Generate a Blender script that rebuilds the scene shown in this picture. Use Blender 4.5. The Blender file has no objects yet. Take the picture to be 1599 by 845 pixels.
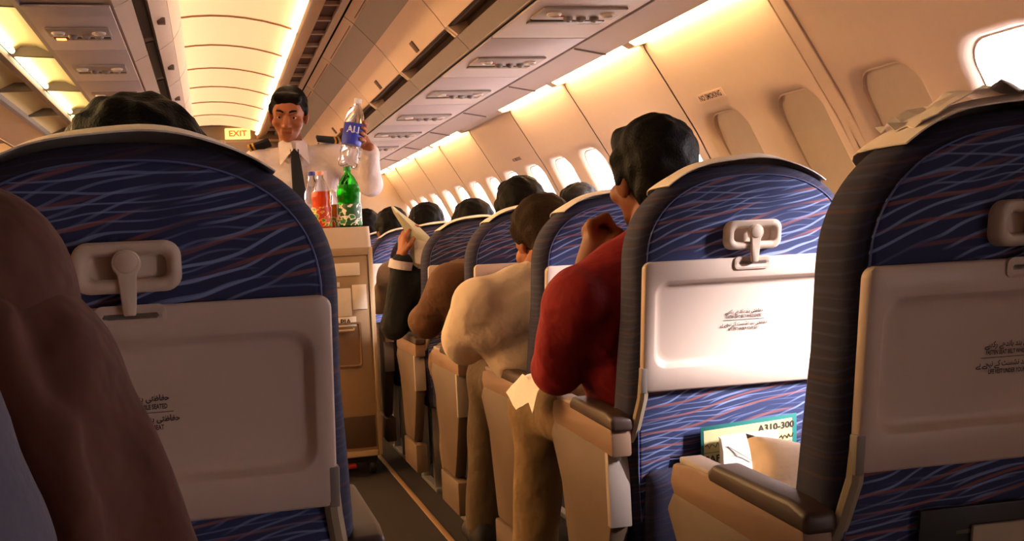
import bpy, bmesh, math, random
import numpy as np
from mathutils import Vector, Matrix, Euler
random.seed(7)
SC = bpy.context.scene
COL = SC.collection

# ------------------------------------------------------------------ camera
FPX = 1716.0; IW, IH = 1599.0, 845.0; EYE = 1.0
VPX, VPY, ROLL = 330.0, 405.0, math.atan(.05)          # vanishing point of the aisle, tilt of the horizon
vx, vy = VPX - IW/2, VPY - IH/2
ua = vx*math.cos(ROLL) - vy*math.sin(ROLL); vb = vx*math.sin(ROLL) + vy*math.cos(ROLL)
PITCH = math.atan(-vb/FPX); YAW = math.atan2(-ua, math.hypot(FPX, vb))
fwd = Vector((math.sin(YAW)*math.cos(PITCH), math.cos(YAW)*math.cos(PITCH), -math.sin(PITCH)))
r0 = Vector((math.cos(YAW), -math.sin(YAW), 0)); u0 = r0.cross(fwd)
cr, sr = math.cos(ROLL), math.sin(ROLL)
RIGHT = cr*r0 - sr*u0; DOWN = -sr*r0 - cr*u0
cam = bpy.data.cameras.new('camera'); cam.sensor_width = 36; cam.lens = FPX/IW*36; cam.clip_start = .02
cam_o = bpy.data.objects.new('camera', cam); COL.objects.link(cam_o)
mw = Matrix.Identity(4)
for i in range(3):
    mw[i][0] = RIGHT[i]; mw[i][1] = -DOWN[i]; mw[i][2] = -fwd[i]
mw[2][3] = EYE
cam_o.matrix_world = mw
SC.camera = cam_o

# ------------------------------------------------------------------ daylight, exposure
world = bpy.data.worlds.new('daylight'); SC.world = world; world.use_nodes = True
world.node_tree.nodes['Background'].inputs[0].default_value = (1.0, .86, .83, 1)
world.node_tree.nodes['Background'].inputs[1].default_value = 9.0
sun = bpy.data.lights.new('sun', 'SUN'); sun.energy = 19; sun.angle = math.radians(14); sun.color = (1, .90, .86)
sun_o = bpy.data.objects.new('sun', sun); COL.objects.link(sun_o)
sun_o.rotation_euler = Vector((-.68, .60, -.40)).to_track_quat('-Z', 'Y').to_euler()
vs = SC.view_settings
vs.view_transform = 'Standard'; vs.look = 'None'; vs.exposure = 1.2; vs.gamma = 1.0; vs.use_curve_mapping = False
TUBE = (1.0, .62, .26)                                   # colour of the cabin tubes
E_WALL, E_CEIL, E_TROUGH, E_PANEL = 10.0, 5.0, 8.0, .34

# ------------------------------------------------------------------ materials
def rgb(h):
    c = [int(h[i:i+2], 16)/255 for i in (0, 2, 4)]
    return tuple(x/12.92 if x <= .04045 else ((x+.055)/1.055)**2.4 for x in c) + (1,)
MATS = {}
def mat(name, col, rough=.5, metal=0, var=.06, scale=30, bump=0, bscale=60, emit=0, ecol=None, trans=0, ior=1.45, alpha=1, coat=0, bdist=.004):
    if name in MATS: return MATS[name]
    m = bpy.data.materials.new(name); m.use_nodes = True; MATS[name] = m
    nt = m.node_tree; b = nt.nodes['Principled BSDF']
    c = rgb(col) if isinstance(col, str) else tuple(col) + (1,)
    b.inputs['Roughness'].default_value = rough; b.inputs['Metallic'].default_value = metal
    b.inputs['Transmission Weight'].default_value = trans; b.inputs['IOR'].default_value = ior
    b.inputs['Alpha'].default_value = alpha; b.inputs['Coat Weight'].default_value = coat
    tc = nt.nodes.new('ShaderNodeTexCoord')
    n = nt.nodes.new('ShaderNodeTexNoise'); n.inputs['Scale'].default_value = scale; n.inputs['Detail'].default_value = 3
    nt.links.new(tc.outputs['Object'], n.inputs['Vector'])
    mx = nt.nodes.new('ShaderNodeMix'); mx.data_type = 'RGBA'
    mx.inputs[6].default_value = tuple(x*(1-var) for x in c[:3]) + (1,)
    mx.inputs[7].default_value = tuple(min(1, x*(1+var)) for x in c[:3]) + (1,)
    nt.links.new(n.outputs[0], mx.inputs[0]); nt.links.new(mx.outputs[2], b.inputs['Base Color'])
    if bump:
        n2 = nt.nodes.new('ShaderNodeTexNoise'); n2.inputs['Scale'].default_value = bscale; n2.inputs['Detail'].default_value = 3
        nt.links.new(tc.outputs['Object'], n2.inputs['Vector'])
        bp = nt.nodes.new('ShaderNodeBump'); bp.inputs['Strength'].default_value = bump; bp.inputs['Distance'].default_value = bdist
        nt.links.new(n2.outputs[0], bp.inputs['Height']); nt.links.new(bp.outputs[0], b.inputs['Normal'])
    if emit:
        b.inputs['Emission Color'].default_value = tuple(ecol or c[:3])[:3] + (1,)
        b.inputs['Emission Strength'].default_value = emit
    return m

def leaf_fabric(name, base, line1, line2, amount):
    """woven seat cloth with thin wavy strands in two colours"""
    m = bpy.data.materials.new(name); m.use_nodes = True; MATS[name] = m
    nt = m.node_tree; b = nt.nodes['Principled BSDF']; b.inputs['Roughness'].default_value = .85
    L = nt.links.new
    tc = nt.nodes.new('ShaderNodeTexCoord')
    def strands(rot, sc, wsc, dist, lo, hi, seed, k=1.0):
        mp = nt.nodes.new('ShaderNodeMapping'); mp.inputs['Rotation'].default_value = (0, rot, 0)
        mp.inputs['Location'].default_value = (seed, seed*.7, seed*.3); mp.inputs['Scale'].default_value = (sc[0], 1, sc[1])
        L(tc.outputs['Object'], mp.inputs[0])
        w = nt.nodes.new('ShaderNodeTexWave'); w.wave_type = 'BANDS'; w.bands_direction = 'Z'
        w.inputs['Scale'].default_value = wsc; w.inputs['Distortion'].default_value = dist
        w.inputs['Detail'].default_value = 1; w.inputs['Detail Scale'].default_value = .55
        L(mp.outputs[0], w.inputs[0])
        r = nt.nodes.new('ShaderNodeValToRGB'); r.color_ramp.elements[0].position = lo; r.color_ramp.elements[1].position = hi
        L(w.outputs[1], r.inputs[0])
        # break the strands up
        n = nt.nodes.new('ShaderNodeTexNoise'); n.inputs['Scale'].default_value = 1.1; n.inputs['Detail'].default_value = 1
        L(mp.outputs[0], n.inputs['Vector'])
        r2 = nt.nodes.new('ShaderNodeValToRGB'); r2.color_ramp.elements[0].position = .42; r2.color_ramp.elements[1].position = .56
        L(n.outputs[0], r2.inputs[0])
        mu = nt.nodes.new('ShaderNodeMath'); mu.operation = 'MULTIPLY'; L(r.outputs[0], mu.inputs[0]); L(r2.outputs[0], mu.inputs[1])
        mu2 = nt.nodes.new('ShaderNodeMath'); mu2.operation = 'MULTIPLY'; mu2.inputs[1].default_value = amount*k; L(mu.outputs[0], mu2.inputs[0])
        return mu2.outputs[0]
    prev = None
    def over(prev, fac, col):
        mx = nt.nodes.new('ShaderNodeMix'); mx.data_type = 'RGBA'
        if prev is None: mx.inputs[6].default_value = rgb(base)
        else: L(prev, mx.inputs[6])
        mx.inputs[7].default_value = rgb(col); L(fac, mx.inputs[0]); return mx.outputs[2]
    prev = over(prev, strands(.50, (6, 10), 2.2, 10, .84, .95, 1.3), line1)
    prev = over(prev, strands(.18, (5, 10), 2.6, 13, .86, .96, 5.1, .75), line1)
    prev = over(prev, strands(.30, (5, 9), 1.3, 7, .90, .97, 9.7), line2)
    L(prev, b.inputs['Base Color'])
    n = nt.nodes.new('ShaderNodeTexNoise'); n.inputs['Scale'].default_value = 700; L(tc.outputs['Object'], n.inputs['Vector'])
    bp = nt.nodes.new('ShaderNodeBump'); bp.inputs['Strength'].default_value = .25; bp.inputs['Distance'].default_value = .001
    L(n.outputs[0], bp.inputs['Height']); L(bp.outputs[0], b.inputs['Normal'])
    return m

IVORY = mat('ivory_plastic', 'd6bfae', .42, var=.03, bump=.05, bscale=900, bdist=.0006)
TRAYM = mat('tray_plastic', 'cfb6a8', .38, var=.02, bump=.05, bscale=900, bdist=.0006)
BINM = mat('bin_plastic', 'ecd2c0', .45, var=.03)
PSUM = mat('service_panel_plastic', 'c9bcc0', .42, var=.03)
LIPM = mat('bin_lip_grey', 'a39a98', .45)
WALLM = mat('wall_panel_plastic', 'dcc6b4', .5, var=.03)
SHADEM = mat('window_shade_plastic', 'c3b3a2', .55)
DARK = mat('dark_gap', '1c1413', .8)
RECESS = mat('handle_recess_brown', '6d5a50', .6)
GRILLE = mat('grille_brown', '5c3324', .7)
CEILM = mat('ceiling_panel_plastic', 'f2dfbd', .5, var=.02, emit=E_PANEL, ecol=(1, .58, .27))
TROUGHM = mat('trough_panel_plastic', 'f0dcae', .5, var=.02)
STEEL = mat('steel', 'b9b4b0', .35, metal=.8)
CARPET = mat('carpet', '201512', .95, var=.3, scale=260, bump=.5, bscale=500)
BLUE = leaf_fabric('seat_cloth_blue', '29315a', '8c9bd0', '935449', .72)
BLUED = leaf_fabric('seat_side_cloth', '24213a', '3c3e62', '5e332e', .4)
PLAINBLUE = mat('cushion_blue', '2b3050', .9, bump=.2, bscale=600)
COVERM = mat('headrest_paper', 'efe0d6', .8, bump=.4, bscale=40)
BRONZE = mat('armrest_pad_brown', '48352e', .45)
BLACKM = mat('black_plastic', '191516', .5)
INK = mat('ink', '3a2f33', .8)
SKIN = mat('skin', '9a5a38', .55, var=.12, scale=40)
SKIN2 = mat('skin_dark', '7e4526', .55, var=.12, scale=40)
HAIR = mat('hair_black', '0d0807', .55, var=.5, scale=160, bump=.5, bscale=220)
HAIRB = mat('hair_brown', '2a190c', .7, var=.4, scale=160, bump=.7, bscale=220)
for h_ in (HAIR, HAIRB): h_.node_tree.nodes['Principled BSDF'].inputs['Specular IOR Level'].default_value = .12
def cloth(name, col, var=.08): return mat(name, col, .85, var=var, scale=14, bump=.55, bscale=13, bdist=.03)

def pane_mat():
    m = bpy.data.materials.new('window_pane'); m.use_nodes = True; nt = m.node_tree; nt.nodes.remove(nt.nodes['Principled BSDF'])
    t = nt.nodes.new('ShaderNodeBsdfTransparent'); t.inputs[0].default_value = (.95, .97, 1, 1); g = nt.nodes.new('ShaderNodeBsdfGlossy'); g.inputs['Roughness'].default_value = .03
    x = nt.nodes.new('ShaderNodeMixShader'); x.inputs[0].default_value = .04
    nt.links.new(t.outputs[0], x.inputs[1]); nt.links.new(g.outputs[0], x.inputs[2]); nt.links.new(x.outputs[0], nt.nodes['Material Output'].inputs[0]); return m
PANE = pane_mat()
# ------------------------------------------------------------------ mesh helpers
class MB:
    def __init__(s): s.v = []; s.f = []
    def add(s, vs, fs):
        o = len(s.v); s.v += [tuple(v) for v in vs]; s.f += [tuple(i+o for i in f) for f in fs]; return s
    def box(s, a, b, M=None):
        (x0, y0, z0), (x1, y1, z1) = a, b
        vs = [Vector(p) for p in ((x0,y0,z0),(x1,y0,z0),(x1,y1,z0),(x0,y1,z0),(x0,y0,z1),(x1,y0,z1),(x1,y1,z1),(x0,y1,z1))]
        if M is not None: vs = [M @ v for v in vs]
        return s.add(vs, [(3,2,1,0),(4,5,6,7),(0,1,5,4),(1,2,6,5),(2,3,7,6),(3,0,4,7)])
    def prism(s, poly, a0, a1, axis='y'):
        """poly in (x,z) for axis y, (y,z) for axis x, (x,y) for axis z"""
        n = len(poly)
        def P(p, a): return (p[0], a, p[1]) if axis == 'y' else ((a, p[0], p[1]) if axis == 'x' else (p[0], p[1], a))
        vs = [P(p, a0) for p in poly] + [P(p, a1) for p in poly]
        fs = [tuple(range(n)), tuple(range(2*n-1, n-1, -1))] + [(i, i+n, (i+1) % n+n, (i+1) % n) for i in range(n)]
        return s.add(vs, fs)
    def tube(s, pts, r, n=8, closed=False):
        pts = [Vector(p) for p in pts]; rs = r if isinstance(r, (list, tuple)) else [r]*len(pts)
        o = len(s.v); up = Vector((.13, .31, .94))
        for i, p in enumerate(pts):
            a = pts[i-1] if (i or closed) else p; b = pts[(i+1) % len(pts)] if (i < len(pts)-1 or closed) else p
            t = (b-a).normalized(); e1 = t.cross(up)
            if e1.length < 1e-3: e1 = t.cross(Vector((1, 0, 0)))
            e1.normalize(); e2 = t.cross(e1)
            s.v += [tuple(p + rs[i]*(e1*math.cos(2*math.pi*k/n)+e2*math.sin(2*math.pi*k/n))) for k in range(n)]
        m = len(pts)
        for i in range(m if closed else m-1):
            for k in range(n):
                j = (i+1) % m
                s.f.append((o+i*n+k, o+i*n+(k+1) % n, o+j*n+(k+1) % n, o+j*n+k))
        if not closed: s.f += [tuple(o+k for k in range(n-1, -1, -1)), tuple(o+(m-1)*n+k for k in range(n))]
        return s
    def lathe(s, prof, c=(0, 0, 0), n=24, M=None):
        """prof: list of (r,z)"""
        o = len(s.v)
        for r, z in prof:
            for k in range(n):
                v = Vector((r*math.cos(2*math.pi*k/n), r*math.sin(2*math.pi*k/n), z))
                v = (M @ v) if M is not None else v + Vector(c)
                s.v.append(tuple(v))
        for i in range(len(prof)-1):
            for k in range(n): s.f.append((o+i*n+k, o+i*n+(k+1) % n, o+(i+1)*n+(k+1) % n, o+(i+1)*n+k))
        s.f += [tuple(o+k for k in range(n-1, -1, -1)), tuple(o+(len(prof)-1)*n+k for k in range(n))]
        return s
    def rings(s, rings, cap0=True, cap1=True):
        o = len(s.v); n = len(rings[0])
        for r in rings: s.v += [tuple(p) for p in r]
        for i in range(len(rings)-1):
            for k in range(n): s.f.append((o+i*n+k, o+i*n+(k+1) % n, o+(i+1)*n+(k+1) % n, o+(i+1)*n+k))
        if cap0: s.f.append(tuple(o+k for k in range(n-1, -1, -1)))
        if cap1: s.f.append(tuple(o+(len(rings)-1)*n+k for k in range(n)))
        return s
    def sheet(s, rows):
        o = len(s.v); n = len(rows[0])
        for r in rows: s.v += [tuple(p) for p in r]
        for i in range(len(rows)-1):
            for k in range(n-1): s.f.append((o+i*n+k, o+i*n+k+1, o+(i+1)*n+k+1, o+(i+1)*n+k))
        return s
    def mesh(s, name, m, bevel=0, seg=2, smooth=None, fn=None, thick=0):
        vs = s.v if fn is None else [tuple(fn(Vector(v))) for v in s.v]
        me = bpy.data.meshes.new(name); me.from_pydata(vs, [], s.f); me.update()
        bm = bmesh.new(); bm.from_mesh(me)
        bmesh.ops.remove_doubles(bm, verts=bm.verts, dist=1e-6)
        bmesh.ops.recalc_face_normals(bm, faces=bm.faces)
        if thick: bmesh.ops.solidify(bm, geom=bm.faces[:], thickness=thick)
        if bevel:
            es = [e for e in bm.edges if len(e.link_faces) == 2 and e.calc_face_angle(0) > .5]
            bmesh.ops.bevel(bm, geom=es, offset=bevel, segments=seg, affect='EDGES', profile=.5)
        ang = .7 if smooth is None else smooth
        for f in bm.faces: f.smooth = True
        for e in bm.edges:
            if len(e.link_faces) == 2 and e.calc_face_angle(0) > ang: e.smooth = False
        bm.to_mesh(me); bm.free(); me.materials.append(m)
        return me
CACHE = {}
def obj(name, me, parent=None, loc=None, M=None):
    o = bpy.data.objects.new(name, me); COL.objects.link(o)
    if parent is not None: o.parent = parent
    if loc is not None: o.location = loc
    if M is not None: o.matrix_local = M
    return o
def cached(key, fn):
    if key not in CACHE: CACHE[key] = fn()
    return CACHE[key]
def tag(o, label, cat=None, group=None, kind=None):
    o['label'] = label
    if cat: o['category'] = cat
    if group: o['group'] = group
    if kind: o['kind'] = kind
    return o
def thing(name, label, cat, loc=(0, 0, 0), rz=0, group=None):
    o = bpy.data.objects.new(name, None); COL.objects.link(o); o.empty_display_size = .05
    o.location = loc; o.rotation_euler = (0, 0, rz)
    return tag(o, label, cat, group)
def struct(name, me, label):
    o = obj(name, me); o['kind'] = 'structure'; o['label'] = label; return o
def rrect(w, h, r, n=6, c=(0, 0)):
    """rounded rectangle, w,h half sizes"""
    pts = []
    for sx, sy, a0 in ((1, 1, 0), (-1, 1, 90), (-1, -1, 180), (1, -1, 270)):
        for k in range(n+1):
            a = math.radians(a0+90*k/n)
            pts.append((c[0]+sx*(w-r)+r*math.cos(a), c[1]+sy*(h-r)+r*math.sin(a)))
    return pts
def text_mesh(key, s, size, m, align='CENTER', sx=1.0, bold=0):
    def mk():
        cu = bpy.data.curves.new('print', 'FONT'); cu.body = s; cu.size = size; cu.align_x = align; cu.align_y = 'CENTER'
        cu.resolution_u = 2; cu.offset = bold
        to = bpy.data.objects.new('print_tmp', cu); COL.objects.link(to)
        dg = bpy.context.evaluated_depsgraph_get(); dg.update()
        me = bpy.data.meshes.new_from_object(to.evaluated_get(dg))
        bpy.data.objects.remove(to); bpy.data.curves.remove(cu)
        for v in me.vertices: v.co.x *= sx
        me.materials.clear(); me.materials.append(m); return me
    return cached('txt'+key, mk)

# ------------------------------------------------------------------ blobs: one continuous surface grown from tapered limbs
def blob(name, prims, m, voxel=.008, it=4, parent=None, k=.016, noise=0, nscale=(120, 120, 120)):
    """smooth union of tapered limbs (signed distances on a grid) skinned as one closed surface"""
    boxes = []
    for p in prims:
        if p[0] == 'cap':
            a, b = np.array(p[1]), np.array(p[2]); r = max(p[3], p[4])
            boxes.append((np.minimum(a, b)-r, np.maximum(a, b)+r))
        else:
            c = np.array(p[1]); r = max(p[2]); boxes.append((c-r, c+r))
    lo = np.min([q[0] for q in boxes], 0)-voxel*4-noise; hi = np.max([q[1] for q in boxes], 0)+voxel*4+noise
    n = np.ceil((hi-lo)/voxel).astype(int)+1
    F = np.full(n, .06, np.float32); pad = k+voxel*3+noise
    ax = [(lo[i]+voxel*np.arange(n[i])).astype(np.float32) for i in range(3)]
    for p, (q0, q1) in zip(prims, boxes):
        i0 = np.maximum(0, ((q0-pad-lo)/voxel).astype(int)); i1 = np.minimum(n, ((q1+pad-lo)/voxel).astype(int)+2)
        sl = tuple(slice(i0[i], i1[i]) for i in range(3))
        X, Y, Z = np.meshgrid(*[ax[i][sl[i]] for i in range(3)], indexing='ij')
        if p[0] == 'cap':
            a, b = np.array(p[1]), np.array(p[2]); d = b-a; L2 = max(1e-9, float(d@d))
            t = np.clip(((X-a[0])*d[0]+(Y-a[1])*d[1]+(Z-a[2])*d[2])/L2, 0, 1)
            D = np.sqrt((X-a[0]-t*d[0])**2+(Y-a[1]-t*d[1])**2+(Z-a[2]-t*d[2])**2)-(p[3]+(p[4]-p[3])*t)
        else:
            c, r = p[1], p[2]; R = p[3] if len(p) > 3 else Matrix.Identity(4)
            if isinstance(R, (tuple, list)): R = Euler(R).to_matrix().to_4x4()
            A = np.array(R.to_3x3().normalized()).T; dx, dy, dz = X-c[0], Y-c[1], Z-c[2]
            u = [A[i][0]*dx+A[i][1]*dy+A[i][2]*dz for i in range(3)]
            k0 = np.sqrt(sum((u[i]/r[i])**2 for i in range(3)))+1e-6; k1 = np.sqrt(sum((u[i]/r[i]**2)**2 for i in range(3)))+1e-6
            D = k0*(k0-1)/k1
        G = F[sl]; h = np.maximum(k-np.abs(G-D), 0)/k
        F[sl] = np.minimum(G, D)-h*h*k*.25
    if noise:
        X, Y, Z = np.meshgrid(*ax, indexing='ij'); sx, sy, sz = nscale
        F += noise*(np.sin(X*sx+2*np.sin(Z*sz*.4)+1.3*np.sin(Y*sy*.5))*np.cos(Y*sy+1.7*np.sin(X*sx*.45)) + .6*np.sin(Z*sz+2*np.sin(X*sx*.7+Y*sy*.6)))
    F[F == 0] = 1e-7
    S = F < 0
    c8 = [S[i:n[0]-1+i, j:n[1]-1+j, l:n[2]-1+l] for i in (0, 1) for j in (0, 1) for l in (0, 1)]
    cnt = sum(q.astype(np.int8) for q in c8); act = (cnt > 0) & (cnt < 8)
    ci = np.argwhere(act); idx = np.full(act.shape, -1, np.int64); idx[act] = np.arange(len(ci))
    acc = np.zeros((len(ci), 3)); w = np.zeros(len(ci))
    for e in range(3):
        o1, o2 = [q for q in range(3) if q != e]
        for s1 in (0, 1):
            for s2 in (0, 1):
                p0 = ci.copy(); p0[:, o1] += s1; p0[:, o2] += s2; p1 = p0.copy(); p1[:, e] += 1
                f0 = F[p0[:, 0], p0[:, 1], p0[:, 2]]; f1 = F[p1[:, 0], p1[:, 1], p1[:, 2]]
                hit = (f0 < 0) != (f1 < 0); t = np.where(hit, f0/(f0-f1+1e-20), 0)
                q = p0.astype(float); q[:, e] += t
                acc[hit] += q[hit]; w[hit] += 1
    P = acc/w[:, None]*voxel+lo
    quads = []
    for e in range(3):
        o1, o2 = (e+1) % 3, (e+2) % 3
        A = np.take(S, range(n[e]-1), e); B = np.take(S, range(1, n[e]), e)
        ed = np.argwhere(A != B); ed = ed[(ed[:, o1] > 0) & (ed[:, o2] > 0)]
        inside = A[ed[:, 0], ed[:, 1], ed[:, 2]]
        def cell(d1, d2):
            q = ed.copy(); q[:, o1] -= d1; q[:, o2] -= d2; return idx[q[:, 0], q[:, 1], q[:, 2]]
        Q = np.stack([cell(1, 1), cell(0, 1), cell(0, 0), cell(1, 0)], 1)
        Q[~inside] = Q[~inside][:, ::-1]; quads.append(Q)
    Q = np.concatenate(quads); Q = Q[(Q >= 0).all(1)]
    for _ in range(it):                                   # light relaxation
        sm = np.zeros_like(P); cn = np.zeros(len(P))
        for j in range(4):
            for d in (1, 3):
                np.add.at(sm, Q[:, j], P[Q[:, (j+d) % 4]]); np.add.at(cn, Q[:, j], 1)
        P = P*.5+.5*sm/np.maximum(cn, 1)[:, None]
    me = bpy.data.meshes.new(name)
    me.vertices.add(len(P)); me.vertices.foreach_set('co', P.astype(np.float32).ravel())
    me.loops.add(len(Q)*4); me.loops.foreach_set('vertex_index', Q.astype(np.int32).ravel())
    me.polygons.add(len(Q)); me.polygons.foreach_set('loop_start', np.arange(0, len(Q)*4, 4, dtype=np.int32))
    me.update(calc_edges=True); me.validate(); me.materials.append(m)
    me.polygons.foreach_set('use_smooth', np.ones(len(me.polygons), bool))
    return obj(name, me, parent)
def xf(prims, M):
    out = []; sc = M.to_scale().x; R = M.to_3x3().normalized().to_4x4()
    for p in prims:
        if p[0] == 'cap': out.append(('cap', M @ Vector(p[1]), M @ Vector(p[2]), p[3]*sc, p[4]*sc))
        else:
            Q = p[3] if len(p) > 3 else Matrix.Identity(4)
            if isinstance(Q, (tuple, list)): Q = Euler(Q).to_matrix().to_4x4()
            out.append(('ell', M @ Vector(p[1]), tuple(sc*x for x in p[2]), R @ Q))
    return out
def V(*a): return Vector(a)
def mix(a, b, t): return Vector(a)*(1-t)+Vector(b)*t

HEAD = [('ell', (0, -.012, .03), (.073, .094, .085)), ('ell', (0, .02, -.02), (.064, .07, .075)), ('ell', (0, .04, -.07), (.044, .044, .038)),
        ('ell', (0, .062, -.088), (.022, .022, .02)), ('cap', (0, .083, .012), (0, .106, -.026), .009, .014),
        ('ell', (.013, .097, -.03), (.009, .011, .008)), ('ell', (-.013, .097, -.03), (.009, .011, .008)),
        ('cap', (-.04, .072, .028), (-.012, .083, .026), .011, .010), ('cap', (.04, .072, .028), (.012, .083, .026), .011, .010),
        ('ell', (.042, .055, -.022), (.024, .03, .024)), ('ell', (-.042, .055, -.022), (.024, .03, .024)),
        ('cap', (-.018, .083, -.056), (.018, .083, -.056), .008, .008), ('cap', (-.014, .081, -.066), (.014, .081, -.066), .008, .008),
        ('ell', (.076, -.008, -.008), (.009, .020, .033), (0, .15, -.35)), ('ell', (-.076, -.008, -.008), (.009, .020, .033), (0, -.15, .35))]
def hair_prims(kind, rnd):
    P = [('ell', (0, -.022, .048), (.081, .094, .083)), ('ell', (0, -.05, .005), (.073, .064, .075))]
    if kind == 'short':
        P += [('cap', (-.045, .058, .088), (.045, .058, .088), .02, .02), ('cap', (.074, .01, .04), (.075, .0, .01), .012, .008), ('cap', (-.074, .01, .04), (-.075, .0, .01), .012, .008)]
    if kind in ('full', 'bushy'):
        k = 1.05 if kind == 'full' else 1.16
        P = [('ell', p[1], tuple(k*x for x in p[2])) for p in P] + [('ell', (0, -.058, -.035), (.064, .05, .06))]
        P += [('cap', (-.045, .034, .094), (.045, .034, .094), .020*k, .020*k), ('cap', (.076*k, .005, .04), (.078, -.005, -.005), .014, .01), ('cap', (-.076*k, .005, .04), (-.078, -.005, -.005), .014, .01)]
    return P
def hand_prims(w, d, n, thumb, curl=.5, k=1.0, spread=.02):
    """w wrist, d finger direction, n direction the palm looks to, thumb = +1/-1 side"""
    w, d, n = Vector(w), Vector(d).normalized(), Vector(n); n = (n - d*n.dot(d)).normalized(); s = d.cross(n)*thumb
    P = []
    L = [.070, .078, .072, .056]
    for i in range(4):
        off = (1.5-i)*.0195*k
        base = w + d*.085*k + s*off
        P.append(('cap', w + d*.012 + s*off*.55, base, .0135*k, .0115*k))
        a = 0; p = base
        for j, fr in enumerate((.45, .32, .23)):
            a += curl*(.8 if j == 0 else 1.0)
            q = p + (d*math.cos(a)+n*math.sin(a))*L[i]*fr*k*1.15 + s*(1.5-i)*.002
            P.append(('cap', p, q, (.0095-.0008*j)*k, (.0088-.0009*j)*k)); p = q
    t0 = w + d*.022*k + s*.024*k; t1 = t0 + (d*.7+s*.6+n*.3).normalized()*.042*k; t2 = t1 + (d*.85+n*.5*curl*1.6-s*.1).normalized()*.034*k
    P += [('cap', t0, t1, .0145*k, .011*k), ('cap', t1, t2, .0105*k, .0085*k), ('cap', w - d*.02, w + d*.02, .026*k, .024*k)]
    return P
def head_matrix(c, yaw=0, pitch=0, roll=0, k=1.0):
    return Matrix.Translation(Vector(c)) @ Euler((pitch, roll, yaw), 'XYZ').to_matrix().to_4x4() @ Matrix.Scale(k, 4)

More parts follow.
